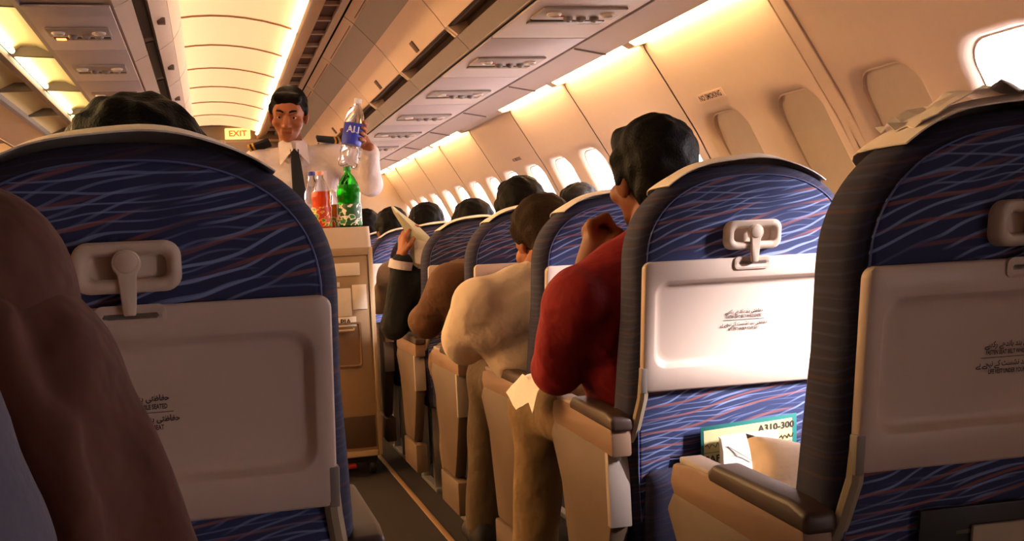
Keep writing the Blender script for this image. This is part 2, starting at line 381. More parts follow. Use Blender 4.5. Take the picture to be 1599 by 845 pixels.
def person(label, c, group=None):
    """c: dictionary of joints; builds body (skin), shirt, trousers, hair as children of one thing"""
    rnd = random.Random(c.get('seed', 3)); vox = c.get('voxel', .008)
    hip, chest, neck = Vector(c['hip']), Vector(c['chest']), Vector(c['neck'])
    root = thing('person', label, 'person', (hip.x, hip.y, c.get('ground', 0)), 0, group)
    inv = Matrix.Translation(-Vector(root.location))
    hk_ = c.get('hscale', 1.0); hm = head_matrix(c['head'], c.get('yaw', 0), c.get('pitch', 0), c.get('roll', 0), hk_)
    side = Vector(c.get('side', (1, 0, 0))); fw = Vector((-side.y, side.x, 0))
    sk = c.get('skin', SKIN)
    hp = hm @ V(0, -.02, -.075)
    body = xf(HEAD, hm) + [('cap', neck - V(0, 0, .02), hp, .058, .054)]
    pelvis = [('cap', hip - side*.085, hip + side*.085, .115, .115)]
    torso = [('cap', hip - side*.06, mix(hip, chest, .6) - side*.07, .115, .115), ('cap', hip + side*.06, mix(hip, chest, .6) + side*.07, .115, .115),
             ('cap', chest - side*.085, chest + side*.085, .118, .118), ('cap', chest, neck - V(0, 0, .06), .115, .075)]
    body += [('cap', hip, chest, .10, .10), ('cap', chest, neck, .09, .055)]
    shirt, pants = list(torso), list(pelvis)
    for s, tagk in ((-1, 'L'), (1, 'R')):
        sh = Vector(c['sh'+tagk]); el = Vector(c['el'+tagk]); wr = Vector(c['wr'+tagk])
        body += [('cap', chest + side*s*.1, sh, .06, .045), ('cap', sh, el, .045, .038), ('cap', el, wr, .038, .026)]
        bulk = c.get('bulk', 1.0)
        shirt += [('cap', neck + side*s*.035 - V(0, 0, .035), sh, .048, .060*bulk), ('cap', chest + side*s*.07, sh, .1, .062*bulk), ('cap', sh, el, .064*bulk, .054*bulk)]
        if c.get('sleeve', 'long') == 'long': shirt += [('cap', el, mix(el, wr, .93), .056*bulk, .043*bulk)]
        h = c.get('hand'+tagk)
        if h == 'none': pass
        elif callable(h): body += h()
        else:
            d = (wr-el).normalized() if not h or 'd' not in h else Vector(h['d'])
            body += hand_prims(wr, d, (h or {}).get('n', (0, .2, -1)), (h or {}).get('thumb', -s), (h or {}).get('curl', .35))
        if 'kn'+tagk in c:
            kn = Vector(c['kn'+tagk]); an = Vector(c['an'+tagk]); hj = hip + side*s*.09
            body += [('cap', hj, kn, .07, .05), ('cap', kn, an, .048, .035)]
            pants += [('cap', hj, kn, .098, .072), ('cap', kn, an, .070, .056)]
            shoe = blob('shoe', [('cap', an - V(0, 0, .04) - fw*.03, an - V(0, 0, .05) + fw*.15, .042, .036), ('cap', an - fw*.02, an - V(0, 0, .04), .04, .045)], BLACKM, .012, 1, root)
            shoe.data.transform(inv)
    hk = c.get('hair', 'full')
    for nm, pr, mt, vx_, it, kk, ns, nsc in (('body', body, sk, vox*c.get('bvox', 1), 1, .006, 0, (1, 1, 1)), ('shirt', shirt, c['shirt'], vox*1.1, 1, c.get('blend', .03), c.get('fold', .0030), (38, 45, 30)), ('trousers', pants, c.get('pants', BLACKM), vox*1.3, 1, .05, .003, (40, 35, 28)),
                            ('hair', xf(hair_prims(hk, rnd), hm), c.get('hairm', HAIR), min(vox, .0055), 1, .02, {'short': .0012, 'full': .0026, 'bushy': .0038}[hk], (95, 110, 120))):
        if nm == 'trousers' and 'knL' not in c and not c.get('pelvis'): continue
        o = blob(nm, pr, mt, vx_, it, root, kk, ns, nsc); o.data.transform(inv)
    collar = c.get('collar')
    if collar:
        ring = []
        ax = (hp-neck).normalized(); e1 = side; e2 = ax.cross(e1)
        pts = lambda r, h: [neck + ax*h + (e1*math.cos(a)+e2*math.sin(a))*r for a in [2*math.pi*k/20 for k in range(20)]]
        o = obj('collar', MB().rings([pts(.073, -.02), pts(.064, .03), pts(.060, .03), pts(.068, -.02)], False, False).mesh('collar', collar), root); o.data.transform(inv)
    if c.get('face'):
        for s in (-1, 1):
            e = obj('eye', MB().lathe([(.0001, -.011), (.006, -.009), (.0105, -.003), (.0105, .003), (.006, .009), (.0001, .011)], n=12, M=hm @ Matrix.Translation((s*.031, .073, .006))).mesh('eye', mat('eye_white', 'cfc0b4', .3)), root)
            i = obj('iris', MB().lathe([(.0001, -.003), (.0052, -.002), (.0052, .002), (.0001, .003)], n=10, M=hm @ Matrix.Translation((s*.031, .0825, .004)) @ Euler((math.pi/2, 0, 0)).to_matrix().to_4x4()).mesh('iris', BLACKM), e)
            lid = obj('eyelid', MB().tube([hm @ V(s*(.031+dx), .0825-abs(dx)*.25, .0125-abs(dx)*.25) for dx in (-.014, -.007, 0, .007, .014)], .0045, 6).mesh('eyelid', sk), root)
            b = obj('eyebrow', MB().tube([hm @ V(s*x, y, z) for x, y, z in ((.012, .094, .028), (.025, .090, .034), (.040, .079, .033), (.05, .068, .027))], [.004, .0055, .005, .002], 6).mesh('eyebrow', HAIR), root)
            for q in (e, i, lid, b): q.data.transform(inv)
        l = obj('lips', MB().tube([hm @ V(x, .0905-abs(x)*.22, -.0605) for x in (-.022, -.012, 0, .012, .022)], [.003, .0055, .006, .0055, .003], 6).mesh('lips', mat('lips', '7c3a2c', .5)), root)
        l.data.transform(inv)
    return root, inv

# ================================================================== THE CABIN
Y0, Y1 = -1.4, 10.2
floor = struct('floor', MB().box((-3.6, Y0, -.05), (2.1, Y1, 0)).mesh('floor', CARPET), 'dark brown aircraft cabin carpet')
tr = struct('trim_1', MB().box((.725, Y0, 0), (.745, Y1, .006)).mesh('trim', mat('track_strip', '8a6a4c', .5), .002), 'pale seat track strip along the aisle carpet')
PROF = [(1.56, 1.80), (1.585, 1.75), (1.605, 1.70), (1.68, 1.58), (1.76, 1.45), (1.83, 1.335), (1.895, 1.217), (1.945, 1.10), (1.975, .98), (1.99, .85), (1.985, .60), (1.94, .30), (1.86, 0)]
CUM = [0]
for a, b in zip(PROF, PROF[1:]): CUM.append(CUM[-1]+math.hypot(b[0]-a[0], b[1]-a[1]))
NRM = []
for i in range(len(PROF)):
    a, b = PROF[max(0, i-1)], PROF[min(len(PROF)-1, i+1)]; l = math.hypot(b[0]-a[0], b[1]-a[1]); NRM.append((-(b[1]-a[1])/l, (b[0]-a[0])/l))
def wallp(y, t, d=0):
    """point on the curved side wall: y along the cabin, t down the wall, d outwards"""
    t = max(0, min(CUM[-1]-1e-6, t)); i = max(k for k in range(len(CUM)-1) if CUM[k] <= t)
    f = (t-CUM[i])/(CUM[i+1]-CUM[i]); a, b = PROF[i], PROF[i+1]; p, q = NRM[i], NRM[i+1]
    return Vector((a[0]+(b[0]-a[0])*f + d*(p[0]*(1-f)+q[0]*f), y, a[1]+(b[1]-a[1])*f + d*(p[1]*(1-f)+q[1]*f)))
def t_at_z(z):
    for i in range(len(PROF)-1):
        if PROF[i][1] >= z >= PROF[i+1][1]:
            return CUM[i]+(PROF[i][1]-z)/(PROF[i][1]-PROF[i+1][1])*(CUM[i+1]-CUM[i])
PP, S0 = .955, 2.88                                      # pitch of the side panels, a seam between two of them
TC = t_at_z(1.245); WH, WT = .150, .222; TA, TB = TC-.265, TC+.265
wall = struct('wall_right', MB().sheet([[wallp(y, t, .10) for t in [CUM[-1]*k/24 for k in range(25)]] for y in (Y0, Y0+.05)]).mesh('wall_end', WALLM), 'ivory curved cabin side wall with windows')
wn = 0
def panel_mesh():
    m = MB(); n = 40
    ts = [0, .03, .09, .16, TA]
    ts = [x for x in ts if x < TA] + [TA]
    g = .006
    ys = [g, PP/2, PP-g]
    def strip(tl): m.sheet([[wallp(y, t) for t in tl] for y in ys])
    strip(sorted(set([CUM[k] for k in range(len(CUM)) if CUM[k] < TA] + [0, TA])))
    strip(sorted(set([TB] + [CUM[k] for k in range(len(CUM)) if CUM[k] > TB])))
    for c in (PP*.25, PP*.75):
        ya, yb = (g, PP/2) if c < PP/2 else (PP/2, PP-g)
        cy = c
        hole = rrect(WH, WT, .085, 9)
        ring0 = []
        for (py, pt) in hole:
            a = math.atan2(pt/WT, py/WH); cx_, cs_ = math.cos(a), math.sin(a); k = 1/max(abs(cx_), abs(cs_))
            ring0.append((cx_*k, cs_*k))
        for ex_, ez_ in ((1, 1), (1, -1), (-1, 1), (-1, -1)):
            j = min(range(len(ring0)), key=lambda i: (ring0[i][0]-ex_)**2+(ring0[i][1]-ez_)**2); ring0[j] = (ex_, ez_)
        R0 = [wallp(cy+(yb-cy if p[0] > 0 else cy-ya)*p[0], TC+(TB-TC)*p[1]) for p in ring0]
        # rectangle to hole with an intermediate ring, rounded lip, reveal
        R1 = [wallp(cy+p[0]*1.12, TC+p[1]*1.08) for p in hole]
        R2 = [wallp(cy+p[0]*1.0, TC+p[1]*1.0, .006) for p in hole]
        R3 = [wallp(cy+p[0]*.92, TC+p[1]*.94, .026) for p in hole]
        R4 = [wallp(cy+p[0]*.86, TC+p[1]*.90, .045) for p in hole]
        m.rings([R0, R1, R2, R3, R4], False, False)
    return m.mesh('wall_panel', WALLM, smooth=.9)
pm = panel_mesh()
def ring_quad(cy, d0, k, r=1):
    return [wallp(cy+p[0]*k, TC+p[1]*(k+.02), d0) for p in rrect(WH, WT, .085, 9)]
CLOSED = {-1: (0,), 0: (0, 1)}
for k in range(-4, 8):
    y = S0+PP*k
    obj('panel', pm, wall, (0, y, 0))
    wide = k == 0
    sw = .036 if wide else .011
    def strip_mesh():
        m = MB(); dd = -.005 if wide else .010
        rows = [[wallp(q, t, d) for t in CUM[:-1]+[CUM[-1]-1e-4]] for q, d in ((-.06, .001), (-.055, .03), (-sw-.004, .02 if not wide else .004), (-sw, dd), (sw, dd), (sw+.004, .02 if not wide else .004), (.055, .03), (.06, .001))]
        m.sheet(rows)
        if wide:
            for q in (-sw, sw): m.tube([wallp(q, t, -.005) for t in CUM[:-1]+[CUM[-1]-1e-4]], .0035, 6)
        return m.mesh('seam_strip', WALLM if wide else mat('seam_grey', 'a3948b', .6))
    obj('seam_strip', cached('seam%d' % wide, strip_mesh), wall, (0, y, 0))
    for q in (0, 1):
        cy = y+PP*(.25+.5*q); wn += 1
        shut = (k, q) in ((-1, 1), (0, 0), (0, 1)) or cy < .9
        me = cached('pane', lambda: MB().rings([ring_quad(0, .043, .98), ring_quad(0, .047, .98)]).mesh('pane', PANE))
        if shut:
            me = cached('shade', lambda: MB().rings([ring_quad(0, .036, .98), ring_quad(0, .048, .98)]).mesh('window_shade', SHADEM))
        w = struct('window_%d' % wn, me, ('cabin window with its beige shade pulled down' if shut else 'cabin window with raised shade and bright daylight'))
        w.location = (0, cy, 0)
        obj('window_frame', cached('wframe', lambda: MB().rings([ring_quad(0, .026, .93), ring_quad(0, .024, .90), ring_quad(0, .042, .89), ring_quad(0, .044, .93)], False, False).mesh('window_frame', IVORY)), w)
        if not shut and cy < 7:
            L = bpy.data.lights.new('window_portal', 'AREA'); L.shape = 'RECTANGLE'; L.size = .3; L.size_y = .46
            lo = bpy.data.objects.new('window_portal', L); COL.objects.link(lo); L.cycles.is_portal = True
            p = wallp(cy, TC, .075); nrm = (wallp(cy, TC) - wallp(cy, TC, .1)).normalized()
            lo.location = p; lo.rotation_euler = nrm.to_track_quat('-Z', 'Z').to_euler()
def placard(cy, label):
    t0_ = t_at_z(1.490); p = wallp(cy, t0_, -.001); up = (wallp(cy, t0_-.01)-wallp(cy, t0_+.01)).normalized(); xx = Vector((0, -1, 0)); zz = xx.cross(up)
    o = thing('wall_placard', label, 'sign'); M = Matrix.Identity(4)
    for i in range(3): M[i][0] = xx[i]; M[i][1] = up[i]; M[i][2] = zz[i]; M[i][3] = p[i]
    o.matrix_world = M
    obj('plate', cached('plate', lambda: MB().box((-.105, -.018, 0), (.105, .018, .0012)).mesh('plate', mat('plate_pink', 'e6cdbd', .6))), o)
    obj('lettering', text_mesh('nosmk', 'NO SMOKING', .030, INK, sx=.9, bold=.0006), o, (0, 0, .0018))
placard(3.575, 'small pale wall placard with dark lettering above the shaded windows')
placard(6.13, 'tiny pale wall placard above the far bright windows')
# closing walls and skin over the bins
end = struct('wall_far', MB().box((-3.6, Y1, 0), (2.1, Y1+.05, 2.5)).mesh('wall_far', mat('bulkhead_beige', 'a08a78', .6)), 'beige bulkhead at the far end of the cabin')
struct('wall_rear', MB().box((-3.6, Y0-.05, 0), (2.1, Y0, 2.5)).mesh('wall_rear', mat('rear_wall_darkened', '43352e', .7)), 'unseen dark closing wall behind the camera, cutting bounced light')  # unseen end wall, darkened to keep bounced light off the near trays
struct('wall_left', MB().sheet([[Vector((-1.55-p[0], y, p[1])) for p in PROF] for y in (Y0, Y1)]).mesh('wall_left', WALLM, thick=.03), 'ivory curved cabin side wall across the far aisle')
struct('ceiling_skin', MB().prism([(-3.3, 1.80), (-3.3, 2.3), (1.66, 2.3), (1.66, 1.80), (1.62, 1.80), (1.62, 2.26), (-3.26, 2.26), (-3.26, 1.80)], Y0, Y1).mesh('ceiling_skin', mat('dark_void', '2a211d', .9)), 'dark outer shell above the ceiling panels')

# ---- luminous ceiling over the aisle
ceil = struct('ceiling', MB().box((-.12, Y0, 2.185), (.50, Y1, 2.20)).mesh('ceiling', mat('ceiling_gap', '6b4a2c', .8)), 'warm lit arched ceiling over the aisle')
ARC = [(-.10, 2.142), (-.02, 2.152), (.06, 2.156), (.14, 2.154), (.22, 2.146), (.30, 2.132), (.38, 2.112), (.455, 2.086)]
CP, CS = .74, 5.41
cpm = MB().prism(ARC + [(x, z+.012) for x, z in reversed(ARC)], .008, CP-.008).mesh('ceiling_panel', CEILM)
LAMPX = mat('diffuser_unlit', 'cfc4bb', .5)
LAMPC = mat('ceiling_tube', 'ffffff', .4, var=0, emit=E_CEIL, ecol=(1, .70, .42))
tbm = MB().tube([(.440, .03, 2.072), (.440, CP-.03, 2.072)], .012, 10).mesh('ceiling_tube', LAMPC)
cpm_off = cpm.copy(); cpm_off.materials[0] = TROUGHM; tbm_off = tbm.copy(); tbm_off.materials[0] = LAMPX
ribm = MB().prism([(x, z-.005) for x, z in ARC] + [(x, z+.004) for x, z in reversed(ARC)], -.010, .010).mesh('rib', mat('rib_brown', '9a6a3c', .6))
for k in range(-9, 7):
    y = CS+CP*k
    if y < Y0: continue
    if y+CP > Y1: continue
    on = y > 2.0
    obj('ceiling_panel', cpm if on else cpm_off, ceil, (0, y, 0))
    obj('light_tube', tbm if on else tbm_off, ceil, (0, y, 0))
    obj('rib', ribm, ceil, (0, y, 0))
# cornice and air grille above the right bins
corn = struct('trim_2', MB().prism([(.455, 2.068), (.47, 2.064), (.545, 2.108), (.545, 2.20), (.455, 2.18)], Y0, Y1).mesh('cornice', mat('cornice_beige', 'd6b48e', .5)), 'beige cornice beside the lit ceiling')
gr = struct('trim_3', MB().prism([(.545, 2.125), (.62, 2.125), (.62, 2.16), (.545, 2.16)], Y0, Y1).mesh('air_grille', GRILLE), 'brown air return grille above the right bins')
for k in range(28):
    y = 1.0+k*.33
    obj('divider', cached('gdiv', lambda: MB().box((.545, -.012, 2.106), (.62, .012, 2.135)).mesh('divider', IVORY, .002)), gr, (0, y, 0))
obj('grille_rail', MB().prism([(.612, 2.100), (.640, 2.090), (.645, 2.15), (.62, 2.15)], Y0, Y1).mesh('grille_rail', IVORY), gr)

# ---- overhead bins, right
BP = 1.05; ORD = ['nearest', 'second', 'third', 'fourth', 'fifth', 'sixth', 'seventh', 'eighth', 'farthest']
def bin_right(i, y):
    t = thing('overhead_bin', 'closed %s overhead bin door above the right seats, counted from the camera' % ORD[i], 'overhead bin', (0, y, 1.74), 0, 'overhead bins along the right side')
    g = .004; dz = -1.74
    f = lambda v: v + Vector((0, 0, dz))
    obj('body', cached('binbody', lambda: MB().prism([(.672, 2.12), (.672, 2.09), (.925, 1.835), (.985, 1.862), (1.0, 1.815), (.948, 1.800), (.955, 1.792), (.992, 1.752), (.992, 1.748), (1.60, 1.76), (1.60, 2.12)], g, BP-g).mesh('body', LIPM, fn=f)), t)
    def door():
        pts = [(.655, 2.098), (.70, 2.062), (.76, 2.005), (.82, 1.938), (.87, 1.876), (.903, 1.832)]
        return MB().prism(pts + [(x+.012, z+.012) for x, z in reversed(pts)], g*1.5, BP-g*1.5).mesh('door', BINM, fn=f)
    d = obj('door', cached('bindoor', door), t)
    obj('latch', cached('binlatch', lambda: MB().box((-.022, BP/2-.028, -.004), (.03, BP/2+.028, .008), Matrix.Translation((.878, 0, 1.862)) @ Euler((0, math.radians(52), 0)).to_matrix().to_4x4()).mesh('latch', mat('latch_brown', '6a4f45', .5), .003, fn=f)), d)
    obj('panel_line', cached('binline', lambda: MB().box((0, .06, -.002), (.003, BP-.12, .002), Matrix.Translation((.688, 0, 2.067)) @ Euler((0, math.radians(42), 0)).to_matrix().to_4x4()).mesh('panel_line', RECESS, fn=f)), d)
    obj('handle_recess', cached('binrec', lambda: MB().prism([(.912, 1.834), (.982, 1.861), (.998, 1.817), (.950, 1.803), (.952, 1.806), (.993, 1.818), (.980, 1.856), (.915, 1.832)], .03, BP-.03).mesh('handle_recess', RECESS, fn=f)), t)
    for q in (0, 1):
        obj('end_cap', cached('bincap%d' % q, lambda: MB().prism([(.905, 1.836), (.985, 1.862), (1.0, 1.815), (.945, 1.802)], g if q == 0 else BP-.03, .03 if q == 0 else BP-g).mesh('end_cap', BINM, fn=f)), t)
for i in range(8): bin_right(i, 5.15+BP*(i-4)+.0)
struct('trim_6', MB().prism([(.66, 2.10), (.90, 1.84), (1.0, 1.75), (1.6, 1.76), (1.6, 2.12)], 5.15+BP*4, Y1).mesh('bin_filler', BINM), 'plain filler panel beyond the last right bin')
# lip, service channel, valance on the right
struct('trim_4', MB().prism([(1.375, 1.735), (1.505, 1.712), (1.512, 1.718), (1.512, 1.74), (1.375, 1.747)], Y0, Y1).mesh('valance', PSUM), 'pale lilac valance under the right bins')
struct('trim_5', MB().prism([(1.0, 1.7465), (1.375, 1.7465), (1.375, 1.7495), (1.0, 1.7495)], Y0, Y1).mesh('psu_gap', DARK), 'dark joint behind the right service panels')
for k in range(-3, 8):
    y = S0+PP*k
    o = obj('joint', cached('vjoint', lambda: MB().box((-.065, -.003, -.004), (.065, .003, .004), Matrix.Translation((1.44, 0, 1.7215)) @ Euler((0, math.radians(10), 0)).to_matrix().to_4x4()).mesh('joint', mat('joint_grey', '8a7f7f', .6))), bpy.data.objects['trim_4'], (0, y+.15, 0))
def psu(root_name, label, x0, x1, y0, y1, z, lit, group):
    cx_, w = (x0+x1)/2, (x1-x0)
    t = thing(root_name, label, 'service panel', (cx_, y0, z), 0, group)
    h = w/2-.006; L = y1-y0
    obj('panel', cached('psup%.3f%.3f' % (w, L), lambda: MB().box((-h, .003, 0), (h, L-.003, .008)).mesh('panel', PSUM, .002)), t)
    un = obj('light_unit', cached('psuu%.3f' % w, lambda: MB().box((-h*.78, L*.42, -.010), (h*.78, L*.60, .0)).mesh('light_unit', mat('unit_grey', 'a89c9b', .45), .004)), t)
    for s in (-1, 0, 1):
        obj('air_nozzle', cached('nozzle', lambda: MB().lathe([(.016, 0), (.016, -.008), (.011, -.014), (.006, -.015), (.005, -.009)], n=14).mesh('air_nozzle', mat('nozzle', '8d8382', .4))), un, (s*.045+.02, L*.555, -.009))
    for s in (-1, 1):
        obj('reading_lamp', cached('rlamp', lambda: MB().lathe([(.024, 0), (.024, -.006), (.018, -.010), (.014, -.004)], n=16).mesh('reading_lamp', mat('lamp_rim', 'e5dad2', .3))), un, (s*h*.5, L*.49, -.009))
    obj('call_button', cached('cbut', lambda: MB().box((-.014, -.006, -.004), (.014, .006, 0)).mesh('call_button', mat('button_red', 'b4402c', .5), .001)), un, (-.06, L*.53, -.009))
    sg = obj('sign_window', cached('psus%.3f' % w, lambda: MB().box((-h*.72, L*.64, -.006), (h*.72, L*.70, .0)).mesh('sign_window', mat('sign_dark', '2b1714', .3), .002)), t)
    if lit: obj('lit_sign', cached('lits', lambda: MB().box((-h*.66, L*.65, -.008), (-h*.42, L*.69, -.006)).mesh('lit_sign', mat('sign_amber', 'e08a3a', .4, emit=2.0, ecol=(1, .35, .06)))), sg)
for i in range(8):
    y = 2.92+.89*i
    psu('service_panel', '%s lilac passenger service panel under the right overhead bins, counted from the camera' % ORD[i], 1.0, 1.372, y, y+.885, 1.738, False, 'service panels on the right')
# ---- cove lights that wash the side wall
LAMPW = mat('cove_diffuser', 'ffffff', .4, var=0, emit=E_WALL, ecol=TUBE)
cn = 0
for k in range(-3, 8):
    y = S0+PP*k
    if y+PP > Y1+.4: continue
    off = k == 3 or k < 0
    n_on = ['nearest', 'second', 'third', '', 'fourth', 'fifth', 'sixth', 'seventh']
    lab = ('unlit cove light between glowing ones, above a grey wall panel' if k == 3 else 'unlit cove light above the near windows, %s from the camera' % ['nearest', 'second', 'third'][k+3]) if off else 'glowing warm cove light strip above the right wall, %s from the camera' % n_on[k]
    t = thing('cove_light', lab, 'light', (1.55, y, 1.72), 0, 'cove lights along the right wall')
    def diff():
        p = [(-.032, .006), (.0, -.006), (.030, .0), (.042, .018)]
        return p
    yl = min(PP, Y1-y)
    obj('diffuser', MB().prism(diff() + [(x, z+.006) for x, z in reversed(diff())], .04, yl-.04).mesh('diffuser', LAMPX if off else LAMPW), t)
    obj('housing', MB().prism([(-.04, .012), (.05, .03), (.05, .05), (-.04, .05)], .0, yl).mesh('housing', IVORY), t)
    for q in (0, 1):
        obj('end_bracket', MB().prism([(-.045, .012), (.0, -.012), (.045, .0), (.05, .03)], 0 if q == 0 else yl-.035, .035 if q == 0 else yl).mesh('end_bracket', IVORY), t)

# ---- centre bins: right row above the seat in front, mirrored row across the trough
XM = -.775
def bin_centre(i, y, mir):
    lab = ('overhead bin of the centre row facing the right aisle, %s from the camera' if not mir else 'overhead bin of the centre row facing the far aisle, %s from the camera') % ORD[i]
    t = thing('overhead_bin', lab, 'overhead bin', (XM, y, 1.85), 0, 'overhead bins over the centre seats')
    f = lambda v: Vector(((v.x-XM)*(-1 if mir else 1), v.y, v.z-1.85)); g = .004; k = 'm' if mir else 'r'
    obj('body', cached('cb'+k, lambda: MB().prism([(-.10, 2.15), (-.085, 2.09), (-.085, 2.0), (-.110, 1.945), (-.165, 1.905), (-.185, 1.96), (-.225, 1.95), (-.212, 1.886), (-.268, 1.856), (-.268, 1.862), (-.552, 1.862), (-.552, 2.15)], g, BP-g).mesh('body', mat('centre_bin_plastic', 'c4b0a4', .45), fn=f)), t)
    obj('door', cached('cd'+k, lambda: MB().prism([(-.092, 2.13), (-.073, 2.09), (-.070, 2.03), (-.082, 1.99), (-.105, 1.952), (-.115, 1.965), (-.09, 2.0), (-.085, 2.09), (-.098, 2.13)], g*2, BP-g*2).mesh('door', BINM, fn=f)), t)
    obj('handle_recess', cached('cr'+k, lambda: MB().prism([(-.168, 1.907), (-.186, 1.957), (-.224, 1.947), (-.211, 1.889), (-.213, 1.892), (-.222, 1.944), (-.188, 1.953), (-.172, 1.908)], .05, BP-.05).mesh('handle_recess', RECESS, fn=f)), t)
    obj('latch', cached('cl'+k, lambda: MB().box((-.150, BP/2-.03, 1.912), (-.120, BP/2+.03, 1.930)).mesh('latch', RECESS, .003, fn=f)), t)
for i in range(8):
    bin_centre(i, 5.0+BP*(i-4)-.05, False)
    if 2 < i: bin_centre(i, 5.0+BP*(i-4)-.05, True)
for i in range(7):
    y = 3.86+.78*i
    psu('service_panel', '%s service panel under the centre bins, with a dark sign strip, counted from the camera' % ORD[i], -.560, -.272, y, y+.775, 1.849, i == 0, 'service panels under the centre bins')
tro = struct('ceiling_trough', MB().prism([(-.60, 2.06), (-.95, 2.06), (-.95, 2.075), (-.60, 2.075)], Y0, Y1).mesh('trough_back', DARK), 'lit recess between the two rows of centre bins')
rail = obj('rail', MB().prism([(-.79, 1.86), (-.76, 1.86), (-.755, 1.885), (-.795, 1.885)], Y0, Y1).mesh('rail', mat('trough_rail', '7a6a60', .5)), tro)
for s in (-1, 1):
    obj('edge_rail', MB().prism([(XM+s*.20, 1.856), (XM+s*.222, 1.85), (XM+s*.222, 1.885), (XM+s*.20, 1.885)], Y0, Y1).mesh('edge_rail', mat('edge_rail_grey', '8c8690', .4)), tro)
LAMPT = mat('trough_tube', 'ffffff', .4, var=0, emit=E_TROUGH, ecol=(1, .78, .38))
for k in range(-4, 6):
    y = 4.97+.965*k
    if y < Y0 or y+.965 > Y1: continue
    for s in (-1, 1):
        pts = [(XM+s*.018, 1.895), (XM+s*.06, 1.925), (XM+s*.12, 1.925), (XM+s*.205, 1.885)]
        obj('trough_panel', cached('tp%d' % s, lambda: MB().prism(pts + [(x, z+.01) for x, z in reversed(pts)], .012, .953).mesh('trough_panel', TROUGHM)), tro, (0, y, 0))
        obj('divider', cached('td%d' % s, lambda: MB().prism([(XM+s*.018, 1.885), (XM+s*.205, 1.878), (XM+s*.205, 1.93), (XM+s*.018, 1.93)], -.012, .012).mesh('divider', mat('trough_rail', '7a6a60', .5))), tro, (0, y, 0))
    obj('light_tube', cached('ttube', lambda: MB().tube([(XM+.035, .08, 1.893), (XM+.035, .88, 1.893)], .012, 8).mesh('light_tube', LAMPT)), tro, (0, y, 0))
struct('ceiling_left', MB().prism([(-1.45, 2.16), (-2.1, 2.13), (-2.5, 1.8), (-3.2, 1.75), (-3.2, 1.77), (-2.52, 1.83), (-2.1, 2.16), (-1.45, 2.18)], Y0, Y1).mesh('ceiling_left', BINM), 'far aisle ceiling and bins')
LAMPL = mat('left_tube', 'ffffff', .4, var=0, emit=34, ecol=TUBE)  # unseen mirrored far-aisle tubes, added and boosted to light the right bin doors
cl_ = bpy.data.objects['ceiling_left']
for k in range(2, 10):
    obj('light_tube', cached('ltube', lambda: MB().tube([(-1.98, .05, 2.07), (-1.98, .95, 2.07)], .02, 8).mesh('light_tube', LAMPL)), cl_, (0, k, 0))
    obj('cove_tube', cached('lcove', lambda: MB().tube([(-3.08, .05, 1.71), (-3.08, .95, 1.71)], .025, 8).mesh('cove_tube', LAMPL)), cl_, (0, k, 0))
# exit sign and curtain at the far bulkhead
ex = thing('exit_sign', 'small lit amber exit sign hanging at the end of the aisle ceiling', 'sign', (.287, 10.12, 2.06))
obj('box', MB().box((-.11, -.03, 0), (.11, .03, .095)).mesh('box', mat('exit_amber', 'f0b060', .4, emit=.9, ecol=(1, .55, .15)), .006), ex)
o = obj('lettering', text_mesh('exit', 'EXIT', .07, mat('exit_ink', 'c0501c', .5, emit=.4, ecol=(.9, .2, .02)), sx=1.1, bold=.002), ex); o.matrix_local = Matrix.Translation((0, -.031, .045)) @ Euler((math.pi/2, 0, 0)).to_matrix().to_4x4()
cu = thing('curtain', 'pale cream curtain gathered at the far bulkhead', 'curtain', (.06, 10.08, 0))
obj('cloth', MB().rings([[Vector((-.12+.24*k/40, .03*math.sin(k*1.1)+dy, z)) for k in range(41)] + [Vector((-.12+.24*k/40, .03*math.sin(k*1.1)+dy+.012, z)) for k in range(40, -1, -1)] for z, dy in ((.2, 0), (1.2, 0), (2.03, 0))]).mesh('cloth', mat('curtain_cream', 'd8cdb6', .9)), cu)
obj('rail', MB().tube([(-.14, 0, 2.04), (.8, 0, 2.04)], .012).mesh('rail', mat('cornice_beige', 'd6b48e', .5)), cu)

# ================================================================== SEATS
def tilt(v): return Vector((v.x, v.y - (v.z-.83)*.20, v.z))
def outline(ins=0, n=40, zb=.36, top=1.128, z0=.95, w=.222):
    pts = []
    w -= ins; top -= ins; zb += ins
    for k in range(n+1):
        a = math.pi*k/n; c, s = math.cos(a), math.sin(a); e = 2/2.35
        pts.append((w*math.copysign(abs(c)**e, c), z0+(top-z0)*abs(s)**e))
    for z, q in ((.85, .0), (.75, .006), (.65, .011), (.55, .008), (.45, .0)): pts.append((-w-q, z))
    pts += [(-w+.02, zb+.01), (-w+.05, zb), (w-.05, zb), (w-.02, zb+.01)]
    for z, q in ((.45, .0), (.55, .008), (.65, .011), (.75, .006), (.85, .0)): pts.append((w+q, z))
    return pts
def back_mesh():
    R = [[Vector((x, y, z)) for x, z in outline(i)] for i, y in ((.05, .020), (.020, .022), (.007, .029), (0, .045), (0, .105), (.008, .122), (.03, .134), (.07, .138))]
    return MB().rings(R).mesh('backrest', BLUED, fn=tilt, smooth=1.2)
def cover_mesh():
    R = [[Vector((x, y, z)) for x, z in outline(i, zb=.55)] for i, y in ((.020, .024), (.022, .0185), (.028, .0165), (.06, .0155))]
    return MB().rings(R, False, True).mesh('back_cover', BLUE, fn=tilt, smooth=1.2)
def piping_mesh():
    return MB().tube([Vector((x, .0175, z)) for x, z in outline(.021, zb=.55)], .0013, 5, True).mesh('piping', mat('piping', '5a6396', .8), fn=tilt)
